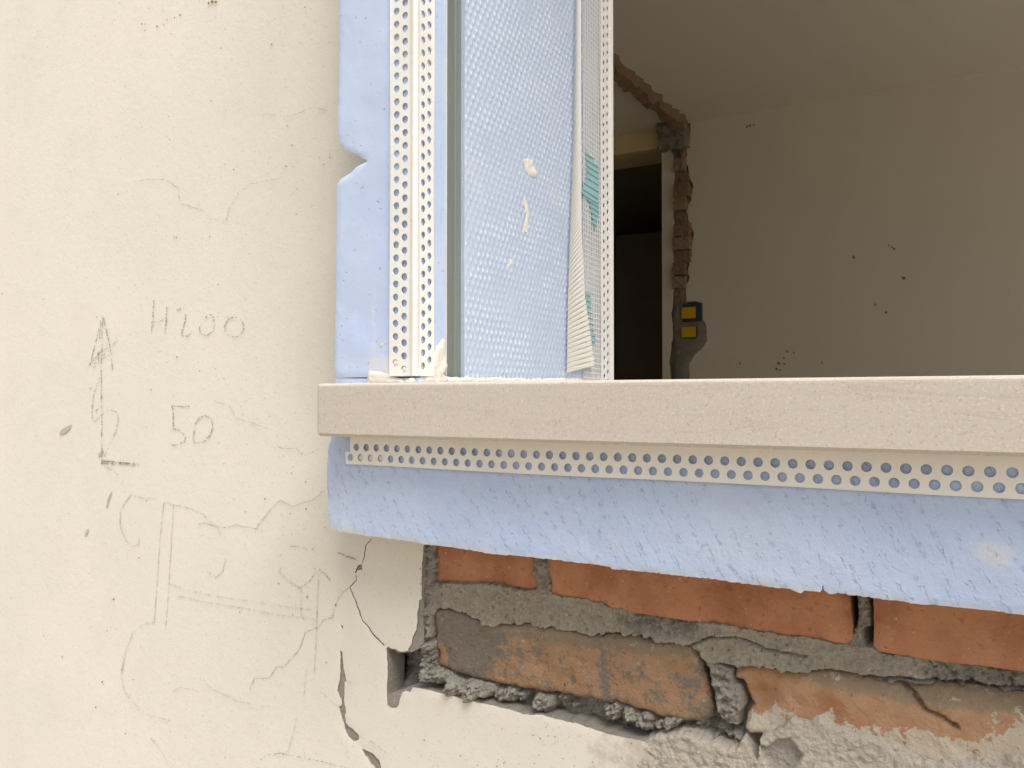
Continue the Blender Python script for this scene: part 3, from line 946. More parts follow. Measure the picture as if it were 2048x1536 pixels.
strokes('pencil_sketch', [kB(l) for l in ([(1515, 535), (1590, 525), (1640, 550), (1682, 570), (1712, 535)], [(1468, 575), (1440, 610)], [(1560, 840), (1605, 868), (1680, 800), (1748, 710), (1800, 755), (1840, 800)],
        [(1700, 705), (1760, 715)], [(1895, 578), (1960, 608), (2050, 640)], [(1735, 1040), (1742, 1110)])]
        + [[(675, 1105), (690, 1110), (712, 1119)]] + [kC([(1650, 1235), (1668, 1172), (1720, 1142), (1800, 1135), (1900, 1155), (2050, 1186)])] + [[(640, 1522), (670, 1531), (700, 1536)]],
        M['graphite'], 1.6, .5, .5, 'dotted pencil curves beside the wall crack', seed=5)
CR = [[(646, 982), (627, 1000), (602, 1007), (587, 1014), (575, 1009), (560, 1000), (545, 1015), (530, 1032), (512, 1057), (487, 1054), (472, 1049), (455, 1055), (435, 1054), (412, 1047), (397, 1047)],
      [(697, 1176), (685, 1184), (677, 1195), (670, 1210), (665, 1235), (647, 1240), (635, 1255), (610, 1264), (600, 1295), (585, 1315), (565, 1335), (553, 1333), (537, 1357), (509, 1357), (497, 1383)],
      [(500, 1407), (472, 1402), (425, 1378), (406, 1360)], [(398, 1383), (362, 1374), (347, 1383)], [(427, 803), (459, 812), (473, 837), (503, 845), (534, 857)],
      [(548, 885), (562, 897), (591, 897), (610, 912), (637, 897)], [(525, 229), (581, 232), (626, 214), (657, 222)],
      [(362, 407), (382, 413), (403, 420), (422, 438), (452, 443), (458, 417), (475, 388), (498, 368), (558, 357)], [(266, 362), (299, 359), (329, 359), (357, 375), (358, 398)],
      [(718, 1473), (745, 1485), (772, 1505)], [(640, 1383), (660, 1400), (676, 1413)], [(693, 1363), (710, 1367)], [(300, 1475), (322, 1500), (337, 1530)]]
for i, cr in enumerate(CR):
    strokes('crack', [cr], M['crack'], 1.25 if i < 2 else 1.0, .22 if i < 2 else .4, .8, seed=30 + i)
k = Mat('scuffed_plaster', .95, .1)
k.color(k.mix(k.noise(300, 3), (.45, .41, .35), (.58, .53, .46)))
for i, pts_ in enumerate([[(118, 867), (124, 858), (133, 853), (144, 850), (140, 858), (131, 866), (122, 869)], [(222, 983), (224, 987), (219, 1001), (215, 1014), (212, 1014), (215, 998)],
                          [(168, 1072), (171, 1064), (176, 1057), (178, 1062), (174, 1070)], [(178, 777), (184, 773), (181, 779)], [(189, 822), (197, 816), (194, 822)], [(196, 907), (208, 900), (206, 908), (197, 914)]]):
    P = refine(polyY(pts_, Y_SKIN - .0012), .0008, .0005, 340 + i)
    mesh_obj('paint_scuff', [(x, Y_SKIN - .0012, z) for x, z in P], [list(range(len(P)))], k.m, wall)
# small specks of dirt and rust
V, F = [], []
def speck(u, v, r, Y, lst=(V, F)):
    n = 6
    s = len(lst[0])
    a0 = random.random() * 6
    for i in range(n):
        rr = r * (.6 + .8 * random.random())
        x, z = onY(u + rr * math.cos(a0 + i * 1.047), v + rr * 1.15 * math.sin(a0 + i * 1.047), Y)
        lst[0].append((x, Y, z))
    lst[1].append(list(range(s, s + n))[::-1])
for (u, v, r) in [(283, 48, 1.6), (290, 48, 1.2), (314, 53, 1.7), (327, 50, 1.2), (334, 40, 1.3), (349, 35, 1.2), (360, 30, 1.6), (417, 6, 2.4), (424, 3, 2.8), (431, 4, 2.4), (290, 61, 1.0), (342, 68, 1.4),
                  (610, 14, 1.5), (543, 89, 1.6), (250, 173, 1.1), (236, 388, 1.2), (572, 332, 1.4), (586, 333, 1.2), (594, 378, 1.5), (660, 315, 1.6), (353, 475, 1.3), (419, 473, 1.3), (302, 779, 1.3), (354, 714, 1.4),
                  (227, 1199, 1.5), (214, 1262, 1.3), (204, 1364, 1.4), (124, 1314, 1.4), (614, 1194, 1.6), (612, 1018, 1.5), (557, 1167, 1.5), (611, 964, 1.2), (671, 1210, 1.9), (848, 1480, 1.6), (700, 1455, 1.2)]:
    speck(u, v, r, Y_SKIN - .0014)
for i in range(150):
    u, v = random.random() ** .6 * 660, random.random() * 1500
    speck(u, v, .45 + random.random() ** 3 * .9, Y_SKIN - .0014)
for i in range(70):
    speck(860 + random.random() * 420, 1440 + random.random() * 95, .5 + random.random() ** 3 * 1.3, Y_SKIN - .0014)
keep = [i for i, f in enumerate(F) if not (project(V[f[0]][0], Y_SKIN, V[f[0]][2])[1] < 1510 and V[f[0]][0] > sk[20][0] and project(V[f[0]][0], Y_SKIN, V[f[0]][2])[1] < np.interp(project(V[f[0]][0], Y_SKIN, V[f[0]][2])[0], [823, 1375], [1385, 1510]))]
tag(mesh_obj('dirt_specks', V, [F[i] for i in keep], M['speck'], wall), kind='stuff')

# ================================================================== blue foam boards
zfb = onY(700, 755, Y_FOAM)[1]
left_edge = [(679, -60), (676.5, 40), (676, 160), (674.5, 235), (675.5, 275), (679, 290), (688, 299), (702, 305), (718, 312), (731, 318), (733, 322), (724, 327), (712, 334),
             (700, 345), (688, 353), (679, 359), (674, 368), (672, 392), (672, 440), (673, 475), (670, 520), (671, 575), (668.5, 640), (669, 700), (668, 740), (670, 752)]
le = refine(polyY(left_edge, Y_FOAM), .003, .0005, 401, False)
out = [(le[0][0], Z_HEAD + .12)] + [tuple(p) for p in le] + [(le[-1][0] + .004, zfb), (X_JAMB, zfb), (X_JAMB, Z_HEAD + .12)]
out = refine(out[:len(le) + 1], .02, 0, 0, False).tolist() + refine([out[len(le) + 1], out[len(le) + 2], out[len(le) + 3]], .0022, 0, 0, False).tolist()
def fv_dust(x, z):
    u, v = project(x, Y_FOAM, z)
    n = fbm(x * 90, z * 90, 7, 4)
    d = smooth(690, 752, v + 20 * n - .25 * np.abs(u - 770)) * smooth(722, 748, u + 8 * n)
    streak = np.exp(-((u - 748 - 3 * n) / 4.0) ** 2) * smooth(480, 640, v) * .6
    return np.clip(d + streak + .25 * np.exp(-((u - 740) / 3.) ** 2) * smooth(330, 200, v), 0, 1)
o = slab('foam_board', [out], Y_FOAM, .6145, M['foam'], None, step=.0035, rnd=.0009, back_jit=.0024, disp=lambda x, z: .0005 * fbm(x * 25, z * 25, 402, 3), attrs={'dust': fv_dust},
         box=((X_JAMB - .12, zfb), (X_JAMB, onY(700, -60, Y_FOAM)[1])))
tag(o, 'upright pale blue foam board with a notch in its left edge', 'foam board')

bot = [(668, 1010), (653.5, 900), (652.5, 960), (655, 1020), (657, 1043), (662, 1056), (674, 1062), (700, 1067), (740, 1073), (780, 1078), (832, 1085), (845, 1089), (910, 1096), (985, 1109), (1047, 1113), (1100, 1119),
       (1170, 1127), (1219, 1134), (1222, 1138), (1295, 1144), (1350, 1151), (1412, 1157), (1510, 1171), (1557, 1177), (1580, 1178), (1592, 1184), (1602, 1187), (1608, 1181),
       (1640, 1185), (1644, 1170), (1648, 1182), (1658, 1189), (1676, 1187), (1748, 1196), (1818, 1205), (1821, 1207), (1911, 1215), (2048, 1231), (2300, 1262)]
be = refine(polyY(bot[1:], Y_FOAM), .0014, .0004, 411, False, 500)
zlb = onY(690, 757.5, Y_FOAM)[1]
out = [(le[-1][0] - .0005, zlb), (le[-1][0] - .001, Z_SILLB + .01)] + [tuple(p) for p in be] + [(X_RJAMB + .09, be[-1][1]), (X_RJAMB + .09, Z_SILLB - .001), (X_JAMB + .001, Z_SILLB - .001), (X_JAMB + .001, zlb)]
def fb_dust(x, z):
    u, v = project(x, Y_FOAM, z)
    low = np.interp(u, [660, 845, 1100, 1600, 2048], [1060, 1089, 1119, 1183, 1231])
    n = fbm(x * 60, z * 60, 17, 4)
    d = .75 * smooth(13, 2, low - v + 6 * n)
    d = d + .75 * smooth(1, .2, np.hypot((u - 1985) / 75., (v - 1105) / 42.) + .3 * n)
    d = d + .35 * smooth(1, .1, np.hypot((u - 1235) / 40., (v - 1095) / 40.) + .3 * n) + .28 * smooth(90, 20, u - 660 + 30 * n)
    return np.clip(d, 0, 1)
o = slab('foam_board', [out], Y_FOAM, .6145, M['foam_cut'], None, step=.004, rnd=.0010, back_jit=.001,
         disp=lambda x, z: .0012 * fbm(x * 18, z * 18, 412, 3) + .0004 * fbm(x * 150, z * 150, 413, 3), attrs={'dust': fb_dust},
         box=((le[-1][0] - .02, be[-1][1]), (onY(2300, 1200, Y_FOAM)[0], Z_SILLB)))
tag(o, 'long blue foam board with rasped face running below the stone sill', 'foam board')

# reveal lining: waffle-faced foam
Y_W0, Y_W1 = .6520, Y_ROOM - .002
def waffle():
    ny, nz = 330, 520
    zt = Z_SILLT + .78
    Yg, Zg = np.meshgrid(np.linspace(Y_W0, Y_W1, ny), np.linspace(Z_SILLT + .003, zt, nz))
    yy, zz = Yg + .0006 * fbm(Yg * 40, Zg * 40, 1, 3), Zg + .0009 * fbm(Yg * 40, Zg * 40, 2, 3)
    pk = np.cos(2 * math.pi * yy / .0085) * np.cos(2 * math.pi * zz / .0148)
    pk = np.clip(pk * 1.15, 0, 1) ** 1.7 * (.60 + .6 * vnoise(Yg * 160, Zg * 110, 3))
    pk = pk * (.72 + .42 * smooth(.25, .65, vnoise(Yg * 26 + 2 * fbm(Yg * 20, Zg * 20, 8, 2), Zg * 18, 6)))
    H = .0009 * pk + .0007 * fbm(Yg * 14, Zg * 14, 4, 2)
    edge = np.minimum(smooth(0, .004, Yg - Y_W0), 1)
    H = H * edge
    V = np.stack([(X_JAMB + H).ravel(), Yg.ravel(), Zg.ravel()], -1)
    i = np.arange(nz - 1)[:, None] * ny + np.arange(ny - 1)[None, :]
    F = np.stack([i, i + 1, i + 1 + ny, i + ny], -1).reshape(-1, 4).tolist()
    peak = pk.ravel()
    # body behind the face
    s = len(V)
    bv, bf = box_vf(X_JAMB - FB, X_JAMB - .0012, Y_W0, Y_W1, Z_SILLT + .001, Z_HEAD)
    V = np.concatenate([V, bv])
    F += [[q + s for q in f] for f in bf]
    # front lip joining face and body
    s2 = len(V)
    V = np.concatenate([V, [(X_JAMB, Y_W0, Z_SILLT + .003), (X_JAMB, Y_W0, zt), (X_JAMB - .002, Y_W0 + .0002, zt), (X_JAMB - .002, Y_W0 + .0002, Z_SILLT + .003)]])
    F.append([s2, s2 + 1, s2 + 2, s2 + 3])
    s3 = len(V)
    V = np.concatenate([V, [(X_JAMB, Y_W0, zt), (X_JAMB, Y_W1, zt), (X_JAMB, Y_W1, Z_HEAD), (X_JAMB, Y_W0, Z_HEAD)]])
    F.append([s3, s3 + 1, s3 + 2, s3 + 3])
    peak = np.concatenate([peak, np.zeros(len(V) - len(peak))])
    sm = [True] * (len(F) - 8) + [False] * 8
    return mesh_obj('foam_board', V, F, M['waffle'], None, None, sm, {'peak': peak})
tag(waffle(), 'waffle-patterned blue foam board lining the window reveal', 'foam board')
# strip of reveal foam behind the upright board up to its torn edge is the board's own side; the gap behind it is backed by the core
# other sides of the opening
tag(boxes('foam_board', [(X_RJAMB, X_RJAMB + FB, Y_FOAM, Y_ROOM - .004, Z_SILLT + .001, Z_HEAD)], M['foam'], None), 'blue foam board lining the far right side of the opening', 'foam board')
tag(boxes('foam_board', [(X_JAMB, X_RJAMB, Y_FOAM, Y_ROOM - .004, Z_HEAD + .001, Z_HEAD + FB)], M['foam'], None), 'blue foam board lining the head of the opening', 'foam board')

# ================================================================== grey channel in the reveal
ch = tag(empty('metal_channel', (X_JAMB - .012, .638, Z_SILLT + .004)), 'grey green metal channel set upright in the window reveal', 'channel')
zc0, zc1 = Z_SILLT + .004, Z_HEAD
def prof(name, yz, mat_, parent, z0, z1):         # closed outline (x, y) swept upright
    n = len(yz)
    V = [(x, y, z) for z in (z0, z1) for x, y in yz]
    F = [[i, (i + 1) % n, n + (i + 1) % n, n + i] for i in range(n)] + [list(range(n))[::-1], list(range(n, 2 * n))]
    return mesh_obj(name, V, F, mat_, parent)
xj = X_JAMB
prof('channel_face', [(xj - .0050, .6285), (xj - .0046, .6300), (xj - .0044, .6385), (xj - .0050, .6400), (xj - .0051, .6430), (xj - .0044, .6445), (xj - .0036, .6514), (xj - .030, .6514), (xj - .030, .6285)], M['metal'], ch, zc0, zc1)
prof('channel_lip', [(xj - .0060, .6276), (xj - .0036, .6277), (xj - .0033, .6281), (xj - .0036, .62845), (xj - .0060, .62845)], M['pvc'], ch, zc0, zc1)
prof('foam_backing', [(xj - .0120, .6080), (xj - .0105, .6165), (xj - .0068, .6240), (xj - .0054, .6275), (xj - .028, .6275), (xj - .028, .6080)], M['foam'], ch, zc0, zc1)

# ================================================================== perforated corner beads
def perforated(name, org, a, b, nrm, length, width, rows, pitch, rad, th, mat_, parent, start_half=False, nseg=14):
    """Flange: org corner, a along, b across, nrm out of the sheet. rows: (centre, lo, hi, phase)."""
    org, a, b, nrm = map(lambda t: np.array(t, float), (org, a, b, nrm))
    V, F = [], []
    def P(s, t, d):
        V.append(org + a * s + b * (t + .0003 * math.sin(s * 21 + 1)) + nrm * (d + .0003 + .0003 * math.sin(s * 13 + t * 60)))
        return len(V) - 1
    def quad_rect(s0, s1, t0, t1):
        if s1 - s0 < 1e-6:
            return
        q = [P(s0, t0, th), P(s1, t0, th), P(s1, t1, th), P(s0, t1, th)]
        F.append(q)
    for cen, lo, hi, ph in rows:
        s = ph * pitch
        if ph > 0:
            quad_rect(0, s, lo, hi)
        while s < length - 1e-6:
            e = min(s + pitch, length)
            if e - s < pitch * .999:
                quad_rect(s, e, lo, hi)
                break
            c = s + pitch / 2
            ins, outs, inb = [], [], []
            rr = rad * (.97 + .06 * random.random())
            for i in range(nseg):
                an = 2 * math.pi * (i + .5) / nseg
                dx, dy = math.cos(an), math.sin(an)
                k1 = (pitch / 2) / abs(dx) if abs(dx) > 1e-9 else 1e9
                k2 = ((hi - cen) if dy > 0 else (cen - lo)) / abs(dy) if abs(dy) > 1e-9 else 1e9
                kk_ = min(k1, k2)
                ins.append(P(c + rr * dx, cen + rr * dy, th))
                inb.append(P(c + rr * dx * .96, cen + rr * dy * .96, 0))
                outs.append((c + dx * kk_, cen + dy * kk_))
            oi = [P(x, y, th) for x, y in outs]
            cor = {(1, 1): P(s + pitch, hi, th), (-1, 1): P(s, hi, th), (-1, -1): P(s, lo, th), (1, -1): P(s + pitch, lo, th)}
            for i in range(nseg):
                j = (i + 1) % nseg
                F.append([ins[i], oi[i], oi[j], ins[j]])
                F.append([inb[i], ins[i], ins[j], inb[j]])
                x0, y0 = outs[i]
                x1, y1 = outs[j]
                onx0, onx1 = abs(abs(x0 - c) - pitch / 2) < 1e-7, abs(abs(x1 - c) - pitch / 2) < 1e-7
                if onx0 != onx1:
                    key = (1 if (x0 + x1) / 2 > c else -1, 1 if (y0 + y1) / 2 > cen else -1)
                    F.append([oi[i], cor[key], oi[j]])
            s += pitch
    # long edges
    t0, t1 = rows[0][1], rows[-1][2]
    for t in (t0, t1):
        F.append([P(0, t, 0), P(length, t, 0), P(length, t, th), P(0, t, th)])
    F.append([P(0, t0, 0), P(0, t1, 0), P(0, t1, th), P(0, t0, th)])
    return mesh_obj(name, V, F, mat_, parent)
PITCH_H, RAD = .01135, .0033
zb0 = onY(800, 752, Y_FOAM)[1]
bead = tag(empty('corner_bead', (X_JAMB, Y_FOAM, zb0)), 'white perforated corner strip on the upright board beside the grey channel', 'corner bead')
LB = 0.98
W = .0232
perforated('front_flange', (X_JAMB - .0035, Y_FOAM - .0008, zb0), (0, 0, 1), (-1, 0, 0), (0, -1, 0), LB, W, [(.0060, 0, .0107, 0), (.0152, .0107, W - .0015, .5)], PITCH_H, RAD, .0009, M['pvc'], bead)
perforated('side_flange', (X_JAMB + .0008, Y_FOAM + .0035, zb0), (0, 0, 1), (0, 1, 0), (1, 0, 0), LB, W, [(.0060, 0, .0107, .25), (.0152, .0107, W - .0015, .75)], PITCH_H, RAD, .0009, M['pvc'], bead)
def arc(cx, cy, r, a0, a1, n):
    return [(cx + r * math.cos(math.radians(a0 + (a1 - a0) * i / n)), cy + r * math.sin(math.radians(a0 + (a1 - a0) * i / n))) for i in range(n + 1)]
nose = [(xj - .0042, Y_FOAM - .0003), (xj - .0042, Y_FOAM - .0019)] + arc(xj + .0002, Y_FOAM - .0002, .0030, 235, 395, 8) + [(xj + .0019, Y_FOAM + .0042), (xj + .0003, Y_FOAM + .0042), (xj - .0006, Y_FOAM + .0006)]
prof('nose', nose, M['pvc'], bead, zb0, zb0 + LB)

# under the sill
xs0 = onY(705, 900, Y_FOAM)[0]
zs = onY(705, 928.5, Y_FOAM)[1]
wz = Z_SILLB - zs + .004
ub = tag(empty('corner_bead', (xs0, Y_FOAM, zs)), 'white perforated strip along the blue board just under the sill', 'corner bead')
perforated('front_flange', (xs0, Y_FOAM - .0018, zs), (1, 0, 0), (0, 0, 1), (0, -1, 0), X_RJAMB - xs0, wz, [(.0062, 0, .0110, -.5 + .02), (.0154, .0110, wz, 0.12)], PITCH_H, RAD, .0009, M['pvc'], ub)
boxes('top_flange', [(xs0 + .002, X_RJAMB, Y_FOAM - .0027, Y_FOAM + .02, zs + wz - .0012, zs + wz - .0002)], M['pvc'], ub)

def plug(cx, cz, r_, seed, parent):
    P = refine([(cx + r_ * math.cos(a * .785), cz + r_ * math.sin(a * .785)) for a in range(8)], .001, .0002, seed)
    slab('filler_plug', [P], Y_FOAM - .0021, Y_FOAM, M['filler'], parent, step=.0015, rnd=.0008, seed=seed, disp=lambda x, z: .0005 * fbm(x * 300, z * 300, seed, 3))
for q in (1, 2, 3):
    plug(xs0 + PITCH_H * (.02 + q), zs + .0062, .0036, 700 + q, ub)
for dx_, dz_, sd in ((-.0035 - .0152, PITCH_H * .98, 711), (-.0035 - .0060, PITCH_H * .45, 712)):
    plug(X_JAMB + dx_, zb0 + dz_, .0034, sd, bead)

# inner corner
ib = tag(empty('corner_bead', (X_JAMB, Y_ROOM, Z_SILLT)), 'white perforated corner strip on the inner edge of the reveal beside the dark room', 'corner bead')
zi0 = Z_SILLT + .004
perforated('side_flange', (X_JAMB + .0022, Y_ROOM - .0085, zi0), (0, 0, 1), (0, -1, 0), (1, 0, 0), LB, .028, [(.0075, 0, .0130, 0), (.0190, .0130, .0270, .5)], PITCH_H, .0030, .0009, M['pvc'], ib)
prof('nose', [(xj + .0005, Y_ROOM - .0090), (xj + .0038, Y_ROOM - .0085)] + arc(xj + .0012, Y_ROOM - .0008, .0034, -10, 110, 7) + [(xj - .004, Y_ROOM + .0018), (xj - .004, Y_ROOM)], M['pvc'], ib, zi0, zi0 + LB)

# ================================================================== glass fibre mesh by the inner corner
gm = tag(empty('fibre_mesh', (X_JAMB, .93, Z_SILLT + .004)), 'white glass fibre mesh strip with teal print beside the inner corner', 'mesh')
def ribbons(name, segs, mat_, parent):             # segs: list of 4-corner (y, z) quads with x offset
    V, F = [], []
    for q in segs:
        s = len(V)
        V += [(X_JAMB + x, y, z) for y, z, x in q]
        F.append([s, s + 1, s + 2, s + 3])
    return mesh_obj(name, V, F, mat_, parent)
ym0, ym1 = onX(1163, 700, X_JAMB)[0], Y_ROOM - .0345
zm0, zm1 = Z_SILLT + .006, Z_SILLT + .80
segs = []
nth = 15
for i in range(nth):
    y = ym0 + (ym1 - ym0) * (i + .5) / nth
    hw = (ym1 - ym0) / nth * .24
    kz = 12
    for j in range(kz):
        za, zb_ = zm0 + (zm1 - zm0) * j / kz, zm0 + (zm1 - zm0) * (j + 1) / kz
        wa, wb = .0006 * math.sin(i * 3.1 + j * 1.7), .0006 * math.sin(i * 3.1 + (j + 1) * 1.7)
        segs.append([(y - hw + wa, za, .0022), (y + hw + wa, za, .0022), (y + hw + wb, zb_, .0022), (y - hw + wb, zb_, .0022)])
zr = zm0
while zr < zm1:
    segs.append([(ym0, zr, .0026), (ym1 + .002, zr - .0015, .0026), (ym1 + .002, zr - .0003, .0026), (ym0, zr + .0012, .0026)])
    zr += .0062
ribbons('mesh_strip', segs, M['thread'], gm)
# loose folded edge: slanting folds standing off the wall, wider towards the foot
segs = []
vv = -150.0
def flap_l(v): return np.interp(v, [-200, 0, 300, 470, 600, 745], [1152, 1150, 1145, 1139, 1135, 1133])
def flap_r(v): return np.interp(v, [-200, 0, 300, 470, 600, 680, 745], [1163, 1162, 1162, 1163, 1170, 1182, 1190])
while vv < 738:
    sl = np.interp(vv, [-100, 300, 470, 600, 740], [46, 52, 40, 26, 14])
    th_ = np.interp(vv, [0, 300, 600], [6.5, 7.5, 9.5])
    ul, ur = flap_l(vv), flap_r(vv - sl * .5)
    pts_ = []
    for (uu, vq, off) in ((ul, vv, .0030), (ul, vv + th_ * .97, .0030), (ur, vv + th_ * .97 - sl, .0075), (ur, vv - sl, .0075)):
        y_, z_ = onX(uu, min(vq, 748), X_JAMB + off)
        pts_.append((y_, max(z_, Z_SILLT + .008), off + (.0009 if vq == vv else 0)))
    segs.append(pts_)
    vv += th_
ribbons('folded_edge', segs, M['cloth'], gm)
def patch(pts, off, mat_, name):
    V = [(X_JAMB + off, *onX(u, v, X_JAMB + off)) for u, v in pts]
    return mesh_obj(name, V, [list(range(len(V)))], mat_, gm)
kD = lambda pts: [(1110 + x / 7.315, 260 + y / 7.315) for x, y in pts]
kE = lambda pts: [(1110 + x / 7.315, 560 + y / 7.315) for x, y in pts]
patch(kD([(455, 290), (540, 410), (585, 500), (640, 500), (640, 1160), (610, 1400), (585, 1480), (560, 1400), (530, 1160), (505, 1060), (385, 900), (440, 750), (470, 650), (470, 500)]), .0029, M['teal'], 'printed_patch')
patch(kE([(470, 160), (520, 165), (520, 330), (500, 480), (490, 600), (520, 650), (560, 760), (610, 880), (590, 910), (520, 915), (505, 780), (470, 560), (450, 400), (450, 230)]), .0029, M['teal'], 'printed_patch')
segs = []
for i in range(13):
    y0 = 350 + i * 85
    xl = np.interp(y0, [350, 650, 900, 1060, 1400], [460, 470, 390, 505, 560])
    xr = np.interp(y0 + 60, [350, 500, 1160, 1400], [540, 638, 638, 610])
    A, B = kD([(xl, y0), (xr, y0 + (xr - xl) * .62)])
    q = []
    for (uu, vq) in ((A[0], A[1]), (B[0], B[1]), (B[0], B[1] + 1.7), (A[0], A[1] + 1.7)):
        q.append((*onX(uu, vq, X_JAMB + .0034), .0034))
    segs.append(q)
for i in range(9):
    y0 = 215 + i * 84
    A, B = kE([(455 + i * 7, y0), (520 + i * 9, y0 + 20)])
    segs.append([(*onX(uu, vq, X_JAMB + .0034), .0034) for (uu, vq) in ((A[0], A[1]), (B[0], B[1]), (B[0], B[1] + 1.7), (A[0], A[1] + 1.7))])
for q in segs:
    ribbons('printed_thread', [q], M['teal_dark'], gm)

# ================================================================== stone sill
def sill():
    bm = bmesh.new()
    x0 = onY(632.5, 820, Y_SILL)[0]
    x1 = X_RJAMB + .10
    v, f = box_vf(x0, x1, Y_SILL, Y_ROOM - .006, Z_SILLB, Z_SILLT)
    vs_ = [bm.verts.new(p) for p in v]
    for q in f:
        bm.faces.new([vs_[i] for i in q])
    bmesh.ops.recalc_face_normals(bm, faces=bm.faces)
    top = [e for e in bm.edges if all(abs(w.co.z - Z_SILLT) < 1e-6 for w in e.verts) and (all(abs(w.co.y - Y_SILL) < 1e-6 for w in e.verts) or all(abs(w.co.x - x0) < 1e-6 for w in e.verts))]
    up = [e for e in bm.edges if all(abs(w.co.y - Y_SILL) < 1e-6 and abs(w.co.x - x0) < 1e-6 for w in e.verts)]
    bmesh.ops.bevel(bm, geom=top + up, offset=.0034, segments=4, profile=.6, affect='EDGES')
    low = [e for e in bm.edges if all(abs(w.co.z - Z_SILLB) < 1e-6 for w in e.verts) and len(e.link_faces) == 2 and all(w.co.y < Y_SILL + .004 or w.co.x < x0 + .004 for w in e.verts)]
    bmesh.ops.bevel(bm, geom=low, offset=.0024, segments=1, affect='EDGES')
    V = np.array([w.co[:] for w in bm.verts])
    bm.verts.index_update()
    F = [[w.index for w in q.verts] for q in bm.faces]
    bm.free()
    return mesh_obj('window_sill', V, F, M['stone'])
tag(sill(), 'beige stone window sill with eased edges across the opening', 'window sill')

# ================================================================== filler smeared at the foot of the reveal
def daub(name, pts, plane, off, label, jit=.0006, seed=0, hgt=.0016):
    """plane 'Y': on the front of the foam; 'X': on the reveal."""
    if plane == 'Y':
        P = refine(polyY(pts, Y_FOAM - off), .0015, jit, seed)
        o = slab(name, [P], Y_FOAM - off, Y_FOAM + .0004, M['filler'], None, step=.0022, rnd=.0018, seed=seed, disp=lambda x, z: hgt * fbm(x * 160, z * 160, seed, 4))
    else:
        P = refine(np.array([onX(u, v, X_JAMB + off) for u, v in pts]), .0015, jit, seed)
        inter = grid_points([P], .0022, .001, seed)
        Q, T, L = flat_cdt([P], inter)
        d = dist_line(P, Q[:, 0], Q[:, 1], True)
        h = off * smooth(0, .002, d) + hgt * fbm(Q[:, 0] * 160, Q[:, 1] * 160, seed, 4) * smooth(0, .001, d)
        V = np.stack([X_JAMB + np.maximum(h, .0001), Q[:, 0], Q[:, 1]], -1)
        o = mesh_obj(name, V, T.tolist(), M['filler'], None, None, True)
    return tag(o, label, 'filler', 'filler smears around the window')
kF = lambda pts: [(720 + x / 8., 640 + y / 8.) for x, y in pts]
daub('filler_smear', kF([(92, 885), (100, 1030), (420, 1035), (640, 1035), (760, 1035), (855, 1035), (850, 920), (700, 945), (560, 920), (490, 860), (400, 830), (300, 815), (170, 790), (120, 830)]), 'Y', .0014,
     'cream filler smeared at the foot of the upright board', seed=501, hgt=.0008)
daub('filler_smear', kF([(300, 345), (380, 325), (475, 290), (470, 335), (400, 410), (290, 500), (285, 420)]), 'Y', .0008, 'small torn flake of filler beside the perforated strip', .0004, 502, .0006)
daub('filler_smear', kF([(805, 925), (810, 1030), (1100, 1030), (1300, 1030), (1420, 1030), (1420, 900), (1350, 860), (1425, 740), (1400, 650), (1390, 560), (1385, 320), (1350, 270), (1290, 370), (1230, 430), (1200, 560),
                         (1170, 680), (1140, 760), (1130, 880), (1000, 910), (900, 930)]), 'X', .0016, 'thick cream filler beside the foot of the grey channel', .0008, 503, .0008)
foot = [(886, 755), (900, 753), (930, 754), (965, 756), (1010, 755), (1060, 757), (1110, 756), (1150, 757), (1190, 755), (1214, 752), (1218, 766), (1100, 768), (980, 768), (886, 768)]
daub('filler_smear', foot, 'X', .0016, 'narrow line of filler where the reveal meets the sill', .0010, 504, .0008)
daub('filler_smear', [(1050, 320), (1058, 314), (1066, 318), (1068, 335), (1078, 345), (1072, 357), (1060, 352), (1052, 340)], 'X', .0010, 'square dab of filler on the waffle foam', .0012, 505, .0011)
daub('filler_smear', [(1046, 396), (1055, 400), (1060, 425), (1057, 440), (1057, 464), (1045, 462), (1050, 445), (1053, 425)], 'X', .0008, 'curved filler scrape on the waffle foam below the square dab', .0012, 506, .0009)
daub('filler_smear', [(1022, 510), (1028, 508), (1030, 520), (1022, 533), (1010, 540), (1016, 528)], 'X', .0006, 'smallest filler dab, low on the waffle foam', .0010, 507, .0008)

# ================================================================== the room behind
RX0, RX1 = -4.2, 3.2
tag(boxes('room_floor', [(RX0, RX1, Y_ROOM, 9.2, Z_FLOOR - .1, Z_FLOOR)], M['screed']), kind='structure')
tag(boxes('room_ceiling', [(RX0, RX1, Y_ROOM, 9.2, Z_CEIL, Z_CEIL + .15)], M['ceiling']), kind='structure')
tag(boxes('wall_left', [(RX0 - .12, RX0, Y_ROOM, 9.2, Z_FLOOR - .1, Z_CEIL + .15)], M['room']), kind='structure')
tag(boxes('wall_right', [(RX1, RX1 + .25, Y_ROOM, 1.25, Z_FLOOR - .1, Z_CEIL + .15), (RX1, RX1 + .25, 4.75, 9.2, Z_FLOOR - .1, Z_CEIL + .15),
           (RX1, RX1 + .25, 1.25, 4.75, Z_FLOOR - .1, Z_FLOOR + .15), (RX1, RX1 + .25, 1.25, 4.75, Z_CEIL - .06, Z_CEIL + .15)], M['room']), kind='structure')  # out-of-view side opening, added to let sky light onto the far wall
tag(boxes('wall_front', [(RX0, X_JAMB - .004, Y_ROOM - .0035, Y_ROOM + .004, Z_FLOOR, Z_CEIL), (X_RJAMB + .002, RX1, Y_ROOM - .0035, Y_ROOM + .004, Z_FLOOR, Z_CEIL),
           (X_JAMB - .004, X_RJAMB + .002, Y_ROOM - .0035, Y_ROOM + .004, Z_FLOOR, Z_SILLT - .02), (X_JAMB - .004, X_RJAMB + .002, Y_ROOM - .0035, Y_ROOM + .004, Z_HEAD + .01, Z_CEIL)], M['room']), kind='structure')
